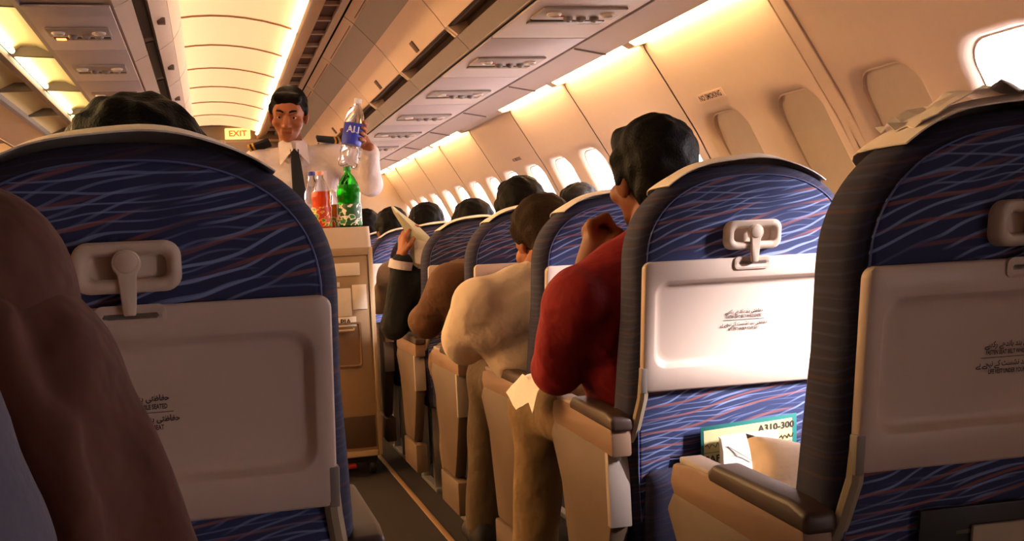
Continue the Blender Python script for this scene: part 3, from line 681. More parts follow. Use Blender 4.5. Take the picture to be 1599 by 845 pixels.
def tray_mesh():
    w, h, zc = .21, .1225, .832
    o = lambda d, y: [Vector((x, y, zc+z)) for x, z in rrect(w-d, h-d, .014, 6)]
    i = lambda d, y: [Vector((x, y, zc+.004+z)) for x, z in rrect(w-.022-d, h-.042-d, .026, 6)]
    R = [o(.0, .019), o(0, .003), o(.003, 0), i(-.003, 0), i(.0, .0015), i(.005, .0115), i(.010, .0145), i(.016, .015)]
    return MB().rings(R).mesh('tray_table', TRAYM, fn=tilt, smooth=1.0)
def bezel_mesh():
    zc = .996
    o = lambda d, y: [Vector((x, y, zc+z)) for x, z in rrect(.054-d, .027-d, .017-d*.6, 6)]
    return MB().rings([o(0, .016), o(0, -.004), o(.003, -.008), o(.010, -.008), o(.014, -.003), o(.015, .010)]).mesh('latch_bezel', IVORY, fn=tilt, smooth=1.0)
def latch_mesh():
    m = MB(); prof = []
    for k in range(16):
        a = math.radians(-50+280*k/15); prof.append((.0145*math.cos(a), 1.000+.0145*math.sin(a)))
    prof += [(-.007, .955), (-.006, .945), (.006, .945), (.007, .955)]
    m.rings([[Vector((x, y, z)) for x, z in prof] for y in (-.004, -.014)])
    m.rings([[Vector((x, -.0165, z)) for x, z in [(.011*math.cos(2*math.pi*k/16), 1.001+.011*math.sin(2*math.pi*k/16)) for k in range(16)]], [Vector((x, -.013, z)) for x, z in [(.012*math.cos(2*math.pi*k/16), 1.001+.012*math.sin(2*math.pi*k/16)) for k in range(16)]]])
    return m.mesh('latch', IVORY, .0012, 1, fn=tilt)
FORMS = {'ا': 'ﺍﺎﺍﺎ', 'ب': 'ﺏﺐﺑﺒ', 'ت': 'ﺕﺖﺗﺘ', 'ح': 'ﺡﺢﺣﺤ', 'ف': 'ﻑﻒﻓﻔ', 'ظ': 'ﻅﻆﻇﻈ', 'ن': 'ﻥﻦﻧﻨ', 'د': 'ﺩﺪﺩﺪ', 'ر': 'ﺭﺮﺭﺮ', 'س': 'ﺱﺲﺳﺴ', 'ش': 'ﺵﺶﺷﺸ', 'ل': 'ﻝﻞﻟﻠ', 'ی': 'ﯼﯽﯾﯿ', 'ک': 'ﮎﮏﮐﮑ', 'ے': 'ﮮﮯﮮﮯ', 'پ': 'ﭖﭗﭘﭙ', 'ھ': 'ﮪﮫﮬﮭ', 'ہ': 'ﮦﮧﮨﮩ', 'و': 'ﻭﻮﻭﻮ', 'چ': 'ﭺﭻﭼﭽ'}
NOJOIN = 'ادرےو'
def shape_urdu(s):
    out = []
    for w in s.split():
        r = ''
        for i, ch in enumerate(w):
            pj = i > 0 and w[i-1] not in NOJOIN; nj = i < len(w)-1 and ch not in NOJOIN
            r += FORMS[ch][(3 if pj else 2) if nj else (1 if pj else 0)]
        out.append(r[::-1])
    return ' '.join(reversed(out))
def notice(root):
    n = obj('printed_notice', cached('nrule', lambda: MB().box((-.042, -.0003, -.0003), (.042, 0, .0004)).mesh('printed_notice', INK)), root)
    rot = Euler((math.pi/2, 0, 0)).to_matrix().to_4x4()
    n.matrix_local = Matrix.Translation(tilt(V(-.006, .0142, .836))) @ Euler((math.atan(.20), 0, 0)).to_matrix().to_4x4()
    for key, s, size, dz, sx in (('u1', shape_urdu('حفاظتی بند باندھے رکھیے'), .0098, .0165, .8), ('e1', 'FASTEN SEAT BELT WHILE SEATED', .0078, .0065, .60),
                             ('u2', shape_urdu('حفاظتی بند نشست کے نیچے ہے'), .0098, -.0075, .8), ('e2', 'LIFE VEST UNDER YOUR SEAT', .0078, -.0175, .60)):
        o = obj('lettering', text_mesh(key, s, size, INK, sx=sx, bold=.0002), n); o.matrix_local = Matrix.Translation((0, -.0006, dz)) @ rot
def seat(label, x, y, rz=0, side=-1, zs=1.0, pocket=True, group='passenger seats', cover=True, arms=None, paper=0):
    t = thing('passenger_seat', label, 'seat', (x, y, 0), rz, group); t.scale = (1, 1, zs)
    bk = obj('backrest', cached('back', back_mesh), t)
    bc = obj('back_cover', cached('bcover', cover_mesh), t); obj('piping', cached('piping', piping_mesh), bc)
    tr_ = obj('tray_table', cached('tray', tray_mesh), t); notice(tr_)
    obj('catch_plate', cached('catch', lambda: MB().rings([[Vector((x_, y_, .944+z_)) for x_, z_ in rrect(.036-d, .012-d, .008, 4)] for d, y_ in ((0, .003), (0, -.003), (.004, -.004), (.007, -.002))]).mesh('catch_plate', TRAYM, fn=tilt)), tr_)
    lb = obj('latch_bezel', cached('bezel', bezel_mesh), t); obj('latch', cached('latch', latch_mesh), lb)
    for s in (-1, 1):
        obj('tray_arm', cached('tarm%d' % s, lambda: MB().tube([tilt(V(s*.203, .014, .74)), tilt(V(s*.206, .012, .70)), V(s*.214, .06, .645), V(s*.222, .10, .58), V(s*.226, .125, .50), V(s*.226, .14, .42)], .0105, 8).mesh('tray_arm', mat('tray_arm_beige', '9c8a74', .5))), t)
        obj('hinge_cover', cached('hinge%d' % s, lambda: MB().box((s*.207-.006, -.0005, .708), (s*.207+.006, .018, .757)).mesh('hinge_cover', mat('hinge_grey', '8c8078', .4), .002, fn=tilt)), t)
    if cover:
        def cov():
            o = [p for p in outline(-.004, n=60) if abs(p[0]) < .165 and p[1] > 1.0]
            rows = []
            for y_, up in ((.030, .006), (.060, .015), (.10, .014), (.138, .001), (.147, -.05), (.148, -.16)):
                rows.append([Vector((x_*.985, y_, z_+up*(1-(x_/.166)**2)+.001+.0015*math.sin(x_*40)*(1-(x_/.166)**2))) for x_, z_ in o])
            return MB().sheet(rows).mesh('headrest_cover', COVERM, fn=tilt, thick=.002)
        obj('headrest_cover', cached('hcover', cov), t)
    obj('seat_cushion', cached('cushion', lambda: MB().box((-.222, .13, .36), (.222, .60, .475)).mesh('seat_cushion', PLAINBLUE, .035, 3)), t)
    if pocket:
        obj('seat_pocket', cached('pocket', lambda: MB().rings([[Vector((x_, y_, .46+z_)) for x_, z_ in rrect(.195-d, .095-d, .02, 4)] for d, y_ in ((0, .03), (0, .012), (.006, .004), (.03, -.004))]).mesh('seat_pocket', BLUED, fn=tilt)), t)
    for s in (-1, 1):
        obj('leg', cached('leg%d' % s, lambda: MB().box((s*.17-.015, .2, 0), (s*.17+.015, .235, .37)).box((s*.17-.015, .45, 0), (s*.17+.015, .485, .37)).box((s*.17-.015, .18, 0), (s*.17+.015, .52, .02)).mesh('leg', STEEL, .003)), t)
    s = side; ar = obj('armrest', cached('arm%d' % s, lambda: MB().prism([(.06, .585), (.06, .645), (.10, .652), (.42, .652), (.50, .640), (.515, .61), (.50, .588)], s*.2445-.0205, s*.2445+.0205, 'x').mesh('armrest', mat('armrest_beige', '8c6c57', .5), .006)), t)
    obj('armrest_cap', cached('acap%d' % s, lambda: MB().box((s*.2445-.019, .355, .645), (s*.2445+.019, .470, .656)).mesh('armrest_cap', mat('cap_grey', 'b5a59c', .45), .003)), ar)
    obj('armrest_pad', cached('apad%d' % s, lambda: MB().prism([(.05, .635), (.05, .662), (.09, .670), (.33, .670), (.355, .655), (.35, .640)], s*.2445-.022, s*.2445+.022, 'x').mesh('armrest_pad', BRONZE, .008, 3)), ar)
    ep = obj('end_panel', cached('endp%d' % s, lambda: MB().prism([(.10, .60), (.50, .60), (.54, .56), (.46, .46), (.42, .30), (.40, .22), (.20, .22), (.16, .30), (.10, .44)], s*.2445-.020, s*.2445+.020, 'x').mesh('end_panel', mat('end_panel_beige', '614d3d', .5), .008)), t)
    obj('end_insert', cached('endi%d' % s, lambda: MB().box((s*.2445-.022, .085, .445), (s*.2445+.022, .105, .59)).mesh('end_insert', mat('insert_grey', 'a08f86', .45), .003)), ep)
    obj('screw', cached('screw', lambda: MB().lathe([(.005, 0), (.005, .004), (.002, .005)], n=10, M=Euler((math.pi/2, 0, 0)).to_matrix().to_4x4()).mesh('screw', STEEL)), ep, (s*.2445, .085, .58))
    obj('foot_block', cached('foot%d' % s, lambda: MB().box((s*.2445-.024, .14, .10), (s*.2445+.024, .42, .215)).mesh('foot_block', mat('end_panel_beige', '614d3d', .5), .006)), ep)
    return t
SX = {1: (.925, 1.10), 2: (.972, 1.88), 3: (1.02, 2.66), 4: (1.02, 3.44), 5: (1.02, 4.22), 6: (1.02, 5.00), 7: (1.02, 5.78), 8: (1.02, 6.56)}
seatC = seat('dark blue passenger seat filling the left foreground, aisle armrest on its right', -.085, 1.245, 0, 1)
seatB = seat('empty blue passenger seat cut off by the right picture edge', *SX[1], -math.radians(3.0), -1)
seatA = seat('sunlit blue passenger seat with bright tray and safety card in its pocket', *SX[2], -math.radians(3.0), -1)
LAB = {3: 'passenger seat of the man in the cream shirt', 4: 'passenger seat of the man in the brown shirt', 5: 'passenger seat behind the person in the black sleeve', 6: 'passenger seat just beyond the raised black sleeve', 7: 'small blue passenger seat beside the drinks trolley', 8: 'farthest passenger seat beyond the drinks trolley'}
for r in range(3, 9): seat(LAB[r], *SX[r], 0, -1, .985 if r < 5 else .978)
seat('window passenger seat in the row of the black sleeve', SX[5][0]+.50, SX[5][1], 0, 1, .978)

# ------------------------------------------------------------------ things around the seats
M3 = Matrix.Rotation(-math.radians(3.0), 4, 'Z')
def on_seat(xy, p): return Matrix.Translation((xy[0], xy[1], 0)) @ M3 @ Matrix.Translation(p)
sc_ = thing('safety_card', 'teal bordered safety card lettered A310-300 in the sunlit seat pocket', 'card')
sc_.matrix_world = on_seat(SX[2], tilt(V(.010, .000, .582))) @ Euler((.20, -.06, 0)).to_matrix().to_4x4()
obj('card', MB().box((-.100, 0, -.06), (.100, .002, .058)).mesh('card', mat('card_teal', '1f6a66', .5), .0008), sc_)
obj('print_field', MB().box((-.094, -.0006, -.05), (.090, 0, .050)).mesh('print_field', mat('card_cream', 'cfc492', .6)), sc_)
rx = Euler((math.pi/2, 0, 0)).to_matrix().to_4x4()
for key, s, size, px, pz in (('ca', 'A310-300', .019, .056, .037), ('cs', 'SAFETY', .020, -.060, -.010), ('cs2', 'SAFETY', .012, .07, -.012)):
    o = obj('lettering', text_mesh(key, s, size, INK, bold=.0006), sc_); o.matrix_local = Matrix.Translation((px, -.0012, pz)) @ rx
for i, (px, pz, w) in enumerate(((-.062, .018, .03), (.07, .014, .022), (.07, -.026, .02), (-.06, -.03, .03))):
    o = obj('lettering', cached('scrib%d' % i, lambda: MB().tube([(px-w+2*w*k/14, -.0012, pz+.005*math.sin(k*2.3+i)) for k in range(15)], .0009, 4).mesh('lettering', INK)), sc_)
obj('rule', MB().box((-.094, -.001, -.0215), (.090, -.0005, -.0205)).box((-.094, -.001, .0035), (.090, -.0005, .0045)).mesh('rule', mat('card_teal', '1f6a66', .5)), sc_)
bag = thing('paper_bag', 'white crumpled air sickness bag in front of the safety card', 'bag')
bag.matrix_world = on_seat(SX[2], tilt(V(.000, -.021, .568))) @ Euler((.20, -.03, 0)).to_matrix().to_4x4()
rb = random.Random(4)
rows = [[Vector((-.062+.118*i/8+rb.uniform(-.0015, .0015)+.010*(1-j/8), (-.010 if s else .004)+(.006*(1 if s == 0 else -1))*(1-j/8)+rb.uniform(-.0025, .0025), -.055+.105*j/8)) for i in range(9)] for s in (0, 1) for j in range(9)]
m_ = MB().sheet(rows[:9]).sheet(rows[9:])
for j in (0, 8): m_.sheet([rows[j], rows[9+j]])
m_.sheet([[r[0] for r in rows[:9]], [r[0] for r in rows[9:]]]); m_.sheet([[r[8] for r in rows[:9]], [r[8] for r in rows[9:]]])
obj('paper', m_.mesh('paper', mat('bag_paper', 'f4eee4', .8), smooth=.25), bag)
obj('fold_line', MB().tube([(-.05, -.0135, .035), (.0, -.0155, .0), (.05, -.0135, .032)], .0008, 4).mesh('fold_line', mat('fold_grey', 'a89a88', .8)), bag)
# pillow on the empty seat
pil = thing('pillow', 'small peach white pillow leaning on the empty seat beside its armrest', 'pillow', (.92, 1.45, .47))
def pillow():
    n = 22; top = []; bot = []
    for j in range(n+1):
        a, b = [], []
        for i in range(n+1):
            u, v = 2*i/n-1, 2*j/n-1
            pin = 1-.10*(1-abs(u)**2)*(abs(v)**6)-.0
            pin2 = 1-.10*(1-abs(v)**2)*(abs(u)**6)
            h = .055*max(0, (1-u**4))**.6*max(0, (1-v**4))**.6
            a.append(Vector((u*.17*pin2, v*.114*pin, h))); b.append(Vector((u*.17*pin2, v*.114*pin, -h)))
        top.append(a); bot.append(b)
    return MB().sheet(top).sheet(bot).mesh('case', mat('pillow_case', 'f4dcc8', .9, bump=.3, bscale=18, bdist=.02), smooth=2)
obj('case', pillow(), pil, None, Matrix.Translation((.012, .05, .080)) @ Euler((math.radians(46), math.radians(16), math.radians(-16))).to_matrix().to_4x4())
# magazines in the pocket of the empty seat
for i, (dx, dz, col, lab) in enumerate(((-.01, .0, '241a18', 'dark magazine in the pocket of the empty seat'), (.03, -.025, 'b9a58c', 'pale magazine low in the pocket of the empty seat'))):
    mg = thing('magazine', lab, 'magazine'); mg.matrix_world = on_seat(SX[1], tilt(V(.02+dx, .003-.006*i, .585+dz))) @ Euler((.2, 0, 0)).to_matrix().to_4x4()
    obj('pages', MB().box((-.13+.03*i, 0, -.10), (.13, .005, .07)).mesh('pages', mat('magazine%d' % i, col, .4), .001), mg)
    obj('title_bar', MB().box((-.08, -.0006, .035), (.0, 0, .040)).mesh('title_bar', mat('magtitle', '5d5a40', .5)), mg)
# crumpled paper headrest cover on the empty seat
hc = thing('paper_napkin', 'crumpled white paper on top of the empty seat', 'paper')
hc.matrix_world = on_seat(SX[1], V(-.045, -.02, 1.128))
rn = random.Random(11)
obj('sheet', MB().sheet([[Vector((-.09+.18*i/10+rn.uniform(-.004, .004), .10*j/6, (.030-.0045*abs(i-6)**1.25)+rn.uniform(-.006, .006))) for i in range(11)] for j in range(7)]).mesh('sheet', COVERM, smooth=.15, thick=.0015), hc)
nk = thing('paper_napkin', 'white cloth napkin over the armrest beside the red shirt', 'napkin', (.715, 2.42, .668))
obj('sheet', MB().sheet([[Vector((-.055+.11*i/8, -.11+.22*j/8, .014+.012*math.sin(i*1.3+j)+rn.uniform(-.006, .006)-(.05*max(0, (2-i)/2)))) for i in range(9)] for j in range(9)]).mesh('sheet', COVERM, smooth=.6, thick=.002), nk)

# ================================================================== DRINKS TROLLEY
CXm, CY0, CY1 = .54, 4.88, 5.28
cart = thing('drinks_trolley', 'tan metal drinks trolley with paper notes standing in the aisle', 'trolley', (CXm, CY0, 0))
TAN = mat('trolley_tan', '9a7a5a', .45, metal=.15, var=.08, scale=8)
TAN2 = mat('trolley_frame', 'b89a78', .4, metal=.3)
obj('body', MB().box((-.150, .012, .09), (.150, .40, 1.015)).mesh('body', TAN, .006), cart)
fr = MB()
for a, b in (((-.152, 0, .09), (-.132, .02, 1.02)), ((.132, 0, .09), (.152, .02, 1.02)), ((-.132, 0, .09), (.132, .02, .115)), ((-.132, 0, .985), (.132, .02, 1.02))): fr.box(a, b)
obj('door_frame', fr.mesh('door_frame', TAN2, .003), cart)
dr = obj('door', MB().box((-.131, .006, .116), (.131, .016, .984)).mesh('door', TAN, .002), cart)
obj('recess_panel', MB().rings([[Vector((x, y, .59+z)) for x, z in rrect(w, h, .01, 3)] for w, h, y in ((.085, .10, .006), (.085, .10, .0), (.078, .093, -.001), (.075, .09, .005))]).mesh('recess_panel', mat('trolley_brown', '77583f', .5)), dr)
obj('door_handle', MB().tube([(-.05, .003, .66), (-.05, -.018, .655), (.05, -.018, .655), (.05, .003, .66)], .006).mesh('door_handle', TAN2), dr)
obj('lower_panel', MB().box((-.126, .002, .13), (.126, .008, .27)).mesh('lower_panel', mat('trolley_dark', '4a3424', .6), .002), dr)
for i, (x, z, w, h) in enumerate(((.03, .925, .062, .028), (.005, .78, .043, .062), (.085, .80, .032, .055), (-.02, .86, .02, .01))):
    obj('paper_note', MB().box((x-w, .002, z-h), (x+w, .0055, z+h)).mesh('paper_note', mat('note_paper', 'd8c3ae', .8), .0006), dr)
pl = obj('name_strip', MB().box((-.07, .002, .672+.0), (.065, .0055, .715)).mesh('name_strip', mat('note_paper', 'd8c3ae', .8), .0006), dr)
o = obj('lettering', text_mesh('pia', 'O.PIA', .034, INK, bold=.0008), pl); o.matrix_local = Matrix.Translation((.0, .001, .692)) @ rx
tt = obj('top_tray', MB().rings([[Vector((x, .20+y, z)) for x, y in rrect(w, h, .02, 4)] for w, h, z in ((.150, .20, 1.02), (.146, .196, 1.112), (.138, .188, 1.112), (.136, .186, 1.10))]).mesh('top_tray', mat('top_tray_beige', 'cbb29c', .5)), cart)
ft = obj('foot_bar', MB().box((-.13, .02, .06), (.13, .38, .09)).mesh('foot_bar', BLACKM, .003), cart)
obj('brake_pedal', MB().box((-.03, -.03, .045), (.03, .03, .06)).mesh('brake_pedal', mat('pedal_red', '8a2018', .5), .003), ft)
for x in (-.11, .11):
    for y in (.06, .34):
        obj('caster', MB().lathe([(.0, -.012), (.032, -.012), (.035, -.006), (.035, .006), (.032, .012), (.0, .012)], n=18, M=Matrix.Translation((x, y, .036)) @ Euler((0, math.pi/2, 0)).to_matrix().to_4x4()).mesh('caster', BLACKM), cart)
# bottles on the trolley
def glassy(name, col, rough=.05, ior=1.3): return mat(name, col, rough, trans=1, ior=ior, var=0)
def bottle(label, x, y, z, h, r, glass, liquid, liq_h, cap, lab, lab_z, M=None, neck=.014, dome=False):
    t = thing('bottle', label, 'bottle', (x, y, z))
    if M is not None: t.matrix_world = M
    p = [(r*.8, 0), (r*.98, .006), (r, .02), (r, h*.20), (r*.94, h*.23), (r*.94, h*.48), (r, h*.52), (r*.97, h*.60), (r*.80, h*.72), (r*.50, h*.83), (neck, h*.89), (neck, h*.95)]
    if dome: p = [(r*.7, 0), (r*.95, .008), (r, .03), (r*.93, .05), (r, .07), (r*.95, .085), (r, .10), (r, h*.62), (r*.97, h*.68), (r*.86, h*.76), (r*.66, h*.83), (r*.42, h*.885), (neck, h*.91), (neck, h*.95)]
    obj('shell', MB().lathe(p, n=28).mesh('shell', glass, smooth=1.2), t)
    if liquid is not None:
        q = [(rr*.95, max(.003, zz)) for rr, zz in p if zz < liq_h]
        obj('liquid', MB().lathe(q + [(q[-1][0]*.98, liq_h)], n=28).mesh('liquid', liquid, smooth=1.2), t)
    obj('cap', MB().lathe([(neck*1.25, h*.93), (neck*1.25, h*.995), (neck*1.1, h)], n=18).mesh('cap', cap), t)
    if lab: obj('paper_label', MB().lathe([(r*1.005, lab_z[0]), (r*1.012, lab_z[0]+.002), (r*1.012, lab_z[1]-.002), (r*1.005, lab_z[1])], n=28).mesh('paper_label', lab, smooth=1.2), t)
    return t
def blotch(name, c1, c2, c3, sc):
    m = bpy.data.materials.new(name); m.use_nodes = True; nt = m.node_tree; b = nt.nodes['Principled BSDF']; b.inputs['Roughness'].default_value = .4
    tc = nt.nodes.new('ShaderNodeTexCoord'); n = nt.nodes.new('ShaderNodeTexNoise'); n.inputs['Scale'].default_value = sc; n.inputs['Detail'].default_value = 1.5
    r = nt.nodes.new('ShaderNodeValToRGB'); r.color_ramp.interpolation = 'CONSTANT'; e = r.color_ramp.elements
    e[0].color = rgb(c1); e[1].position = .5; e[1].color = rgb(c2); q = e.new(.58); q.color = rgb(c3)
    nt.links.new(tc.outputs['Object'], n.inputs['Vector']); nt.links.new(n.outputs[0], r.inputs[0]); nt.links.new(r.outputs[0], b.inputs['Base Color']); return m
ZT = 1.1125
CLEAR = glassy('clear_plastic', 'f4f0f2', .08, 1.15)
WHITECAP = mat('cap_white', 'e6dcd6', .4)
bottle('large green soda bottle with a green and white label on the trolley', .612, 4.975, ZT, .275, .054, glassy('green_plastic', '3fd83f', .05, 1.2), mat('green_drink', '1fa024', .1, trans=.7, ior=1.2, var=0), .19, mat('cap_green', '1f7a2c', .4), blotch('label_green', '0f4a20', 'e9e6d8', '1f7a34', 34), (.008, .105))
bottle('orange drink bottle with a pale pink cap on the trolley', .487, 4.965, ZT, .255, .044, CLEAR, mat('orange_drink', 'ea4a0a', .2, trans=.25, var=0), .165, mat('cap_pink', 'e8a090', .4), blotch('label_orange', 'b8300c', 'e8a83c', '4c7a1c', 45), (.008, .095))
bottle('clear bottle with a blue cap behind the orange drink bottle', .462, 5.10, ZT, .265, .037, CLEAR, mat('amber_drink', 'c06a14', .2, trans=.4, var=0), .08, mat('cap_blue', '2a2f9a', .4), None, None)
bottle('short amber juice bottle between the orange and green bottles', .553, 5.09, ZT, .18, .030, CLEAR, mat('amber_drink', 'c06a14', .2, trans=.4, var=0), .11, WHITECAP, blotch('label_amber', '8a2a10', 'd0903a', '3a5a1c', 45), (.006, .06))
gl = thing('plastic_cup', 'clear plastic cup just behind the green bottle on the trolley', 'cup', (.655, 5.13, ZT))
obj('cup', MB().lathe([(.022, 0), (.030, .075), (.029, .075), (.021, .003)], n=20).mesh('cup', CLEAR), gl)

# ================================================================== PEOPLE
WHITE = cloth('shirt_white', 'dccdd0')
# --- flight attendant
AY = 5.47
hold = (Vector((.632, 5.13, 1.395)), Vector((.700, 5.13, 1.715)))       # axis of the bottle in the hand
bax = (hold[1]-hold[0]).normalized(); bside = Vector((1, 0, 0)); bside = (bside-bax*bside.dot(bax)).normalized(); bback = bax.cross(bside)  # bback ~ +y
def ring(a, h, r): return hold[0] + bax*h + (bside*math.cos(a)+bback*math.sin(a))*r
def grip():
    P = []; br = .046; wr = Vector((.752, 5.215, 1.475))
    for i in range(4):
        h = .215-.024*i; prev = ring(math.radians(62), h-.006, br+.020)
        P.append(('cap', wr + bax*(.02-.006*i) - bside*.004, prev, .017, .0125))
        for a, rr in ((38, .012), (8, .0105), (-22, .010), (-48, .0095)):
            q = ring(math.radians(a), h - (.002*i), br+rr); P.append(('cap', prev, q, .0108, .0100)); prev = q
    prev = wr + bax*.012
    for a, rr in ((85, .016), (120, .012), (150, .011)):
        q = ring(math.radians(a), .17, br+rr); P.append(('cap', prev, q, .0135 if a == 85 else .0115, .0105)); prev = q
    fa = (wr-Vector((.765, AY-.12, 1.325))).normalized(); P.append(('cap', wr - fa*.03, wr + fa*.02, .024, .024))
    return P
att = dict(hip=(.45, AY+.10, .96), chest=(.425, AY+.03, 1.33), neck=(.410, AY-.015, 1.515), head=(.398, AY-.055, 1.675), yaw=math.radians(180-10), pitch=math.radians(-16), roll=math.radians(-4),
    shL=(.245, AY+.01, 1.455), elL=(.19, AY+.02, 1.20), wrL=(.235, AY-.17, 1.17), shR=(.600, AY+.0, 1.485), elR=(.765, AY-.12, 1.325), wrR=(.752, 5.215, 1.475),
    handR=grip, knL=(.36, AY+.10, .50), anL=(.35, AY+.14, .09), knR=(.54, AY+.10, .50), anR=(.55, AY+.14, .09),
    shirt=WHITE, pants=mat('trousers_navy', '17161f', .85), hair='short', face=True, hscale=1.1, voxel=.005, seed=5, side=(1, 0, 0))
ATT, inv = person('man in white pilot shirt and black tie holding up a water bottle behind the trolley', att)
NAVY = mat('navy_cloth', '15141c', .8)
nk0 = Vector(att['neck'])
def apart(name, mb, m, **k):
    me = mb.mesh(name, m, **k); me.transform(inv); return obj(name, me, ATT)
# collar wings
for s in (-1, 1):
    apart('collar_wing', MB().rings([[nk0 + Vector(p) + Vector((0, dy, 0)) for p in ((s*.066, .02, .035), (s*.068, -.045, .022), (s*.070, -.105, -.085), (s*.006, -.112, -.012), (s*.012, -.088, .022), (s*.05, -.05, .040))] for dy in (0, -.006)]), WHITE)
apart('collar_band', MB().rings([[nk0 + Vector((.066*math.cos(a)*k, .066*math.sin(a)*k*1.05-.012, z)) for a in [2*math.pi*i/24 for i in range(24)]] for k, z in ((1.12, -.03), (1.0, .035), (.95, .035), (1.05, -.03))], False, False), WHITE)
apart('tie', MB().rings([[nk0 + Vector(p) for p in ring_] for ring_ in (
    [(-.020, -.110, -.010), (.022, -.110, -.010), (.022, -.090, -.005), (-.020, -.090, -.005)], [(-.016, -.128, -.045), (.020, -.128, -.045), (.020, -.105, -.045), (-.016, -.105, -.045)],
    [(-.020, -.138, -.07), (.026, -.138, -.07), (.026, -.125, -.07), (-.020, -.125, -.07)], [(-.020, -.140, -.22), (.042, -.140, -.22), (.042, -.128, -.22), (-.020, -.128, -.22)],
    [(-.010, -.115, -.42), (.056, -.115, -.42), (.056, -.10, -.42), (-.010, -.10, -.42)], [(.020, -.11, -.46), (.026, -.11, -.46), (.026, -.10, -.46), (.020, -.10, -.46)])]), NAVY, bevel=.002)
for s, sh in ((-1, Vector(att['shL'])), (1, Vector(att['shR']))):
    a = mix(nk0 + Vector((s*.07, 0, 0)), sh, .38) + Vector((0, -.040, .056)); b = sh + Vector((s*.030, -.040, .064))
    d = (b-a); L_ = d.length; R = d.to_track_quat('X', 'Z').to_matrix().to_4x4(); R.translation = a
    R = R @ Euler((math.radians(28), 0, 0)).to_matrix().to_4x4()
    ep = apart('epaulette', MB().box((0, -.030, -.006), (L_, .030, .010), R), NAVY, bevel=.004)
    for k in range(2):
        st = MB().box((L_*.80+k*.020, -.0305, -.0065), (L_*.80+.009+k*.020, .0305, .0112), R).mesh('gold_stripe', mat('gold', 'd8a53a', .35, metal=.5)); st.transform(inv); obj('gold_stripe', st, ep)
pk = apart('shirt_pocket', MB().box((.47, AY-.116, 1.30), (.56, AY-.108, 1.40)), WHITE, bevel=.003)
# bottle in his hand
Mb = Matrix.Identity(4)
for i in range(3): Mb[i][0] = bside[i]; Mb[i][1] = bback[i]; Mb[i][2] = bax[i]; Mb[i][3] = hold[0][i]
wb = bottle('clear water bottle with a blue label held up in the hand', 0, 0, 0, .325, .046, CLEAR, glassy('water', 'eef2fa', .02, 1.2), .09, mat('cap_clear', 'e6e2ea', .3), mat('label_blue', '2b35b4', .4, var=.15, scale=30), (.105, .205), M=Mb, dome=True)
o = obj('lettering', text_mesh('aqua', 'ALL', .044, mat('label_white', 'dfe2f4', .5), bold=.001), wb)
o.data = o.data.copy()
for v in o.data.vertices:
    a = v.co.x/.0475 - math.pi/2; z = v.co.y
    v.co = Vector((.0470*math.cos(a), .0470*math.sin(a), .172+z))

# --- seated passengers
def seated(label, sx, sy, head, c, group='seated passengers'):
    """sx,sy: seat centre and back plane; fills the joints that the picture does not decide"""
    lean = Vector((head[0]-sx, 0, 0)); fy = head[1]-(sy+.22)
    d = dict(hip=(sx, sy+.325, .595), chest=(sx+lean.x*.65, sy+.268+fy*.65, .87), neck=(sx+lean.x*.95, head[1]-.02, head[2]-.135), head=head,
             shL=(sx+lean.x*.8-.195, sy+.26+fy*.8, head[2]-.195), shR=(sx+lean.x*.8+.195, sy+.26+fy*.8, head[2]-.195),
             elL=(sx-.235, sy+.39, .745), elR=(sx+.225, sy+.39, .745), wrL=(sx-.16, sy+.58, .72), wrR=(sx+.16, sy+.58, .72),
             knL=(sx-.11, sy+.74, .57), knR=(sx+.11, sy+.74, .57), anL=(sx-.12, sy+.72, .10), anR=(sx+.12, sy+.72, .10))
    d.update(c); return person(label, d, group)
x, y = SX[2]
RED = cloth('shirt_red', '8c1014')
def fist():
    w = Vector((.782, 2.235, .950)); P = [('cap', w, w + V(.022, -.0, .045), .03, .034)]
    for i in range(4):
        b = w + V(.000+.004*i, -.026+.0225*i, .084-.004*i)
        P += [('cap', w + V(.012, -.014+.015*i, .035), b, .0135, .0115), ('cap', b, b + V(.034, .004, .014), .0115, .0105), ('cap', b + V(.034, .004, .014), b + V(.052, .006, -.010), .0105, .0095)]
    P += [('cap', w + V(.02, -.03, .02), w + V(.046, -.034, .052), .014, .011), ('cap', w + V(.046, -.034, .052), w + V(.066, -.022, .066), .011, .009)]
    return P
seated('man in red shirt with black hair resting his chin on his hand', x, y, (.905, 2.165, 1.122), dict(shirt=RED, skin=SKIN2, pants=cloth('trousers_khaki', '7e6240'), yaw=math.radians(10), pitch=math.radians(-4), roll=0, seed=9, voxel=.007, bvox=.72, blend=.015,
    chest=(.875, 2.155, .85), neck=(.895, 2.135, 1.015), shL=(.706, 2.105, .872), elL=(.690, 2.20, .738), wrL=(.782, 2.235, .950), handL=fist, shR=(1.07, 2.10, .93), sleeve='short', bulk=1.08,
    knL=(.778, 2.64, .585), anL=(.745, 2.68, .10)))
x, y = SX[3]
seated('man in cream shirt leaning into the aisle', x, y, (.920, 3.02, 1.003), dict(shirt=cloth('shirt_cream', 'd8c0aa'), pants=cloth('trousers_brown', '54402a'), hairm=HAIRB, yaw=math.radians(10), pitch=math.radians(-22), seed=12, voxel=.008, blend=.012, bulk=1.22,
    hip=(.985, 2.985, .595), chest=(.845, 2.965, .80), neck=(.905, 2.955, .945), shL=(.702, 2.93, .835), elL=(.675, 3.02, .738), wrL=(.74, 3.24, .72), shR=(1.04, 2.96, .85), knL=(.845, 3.42, .57), anL=(.80, 3.46, .10)))
x, y = SX[4]
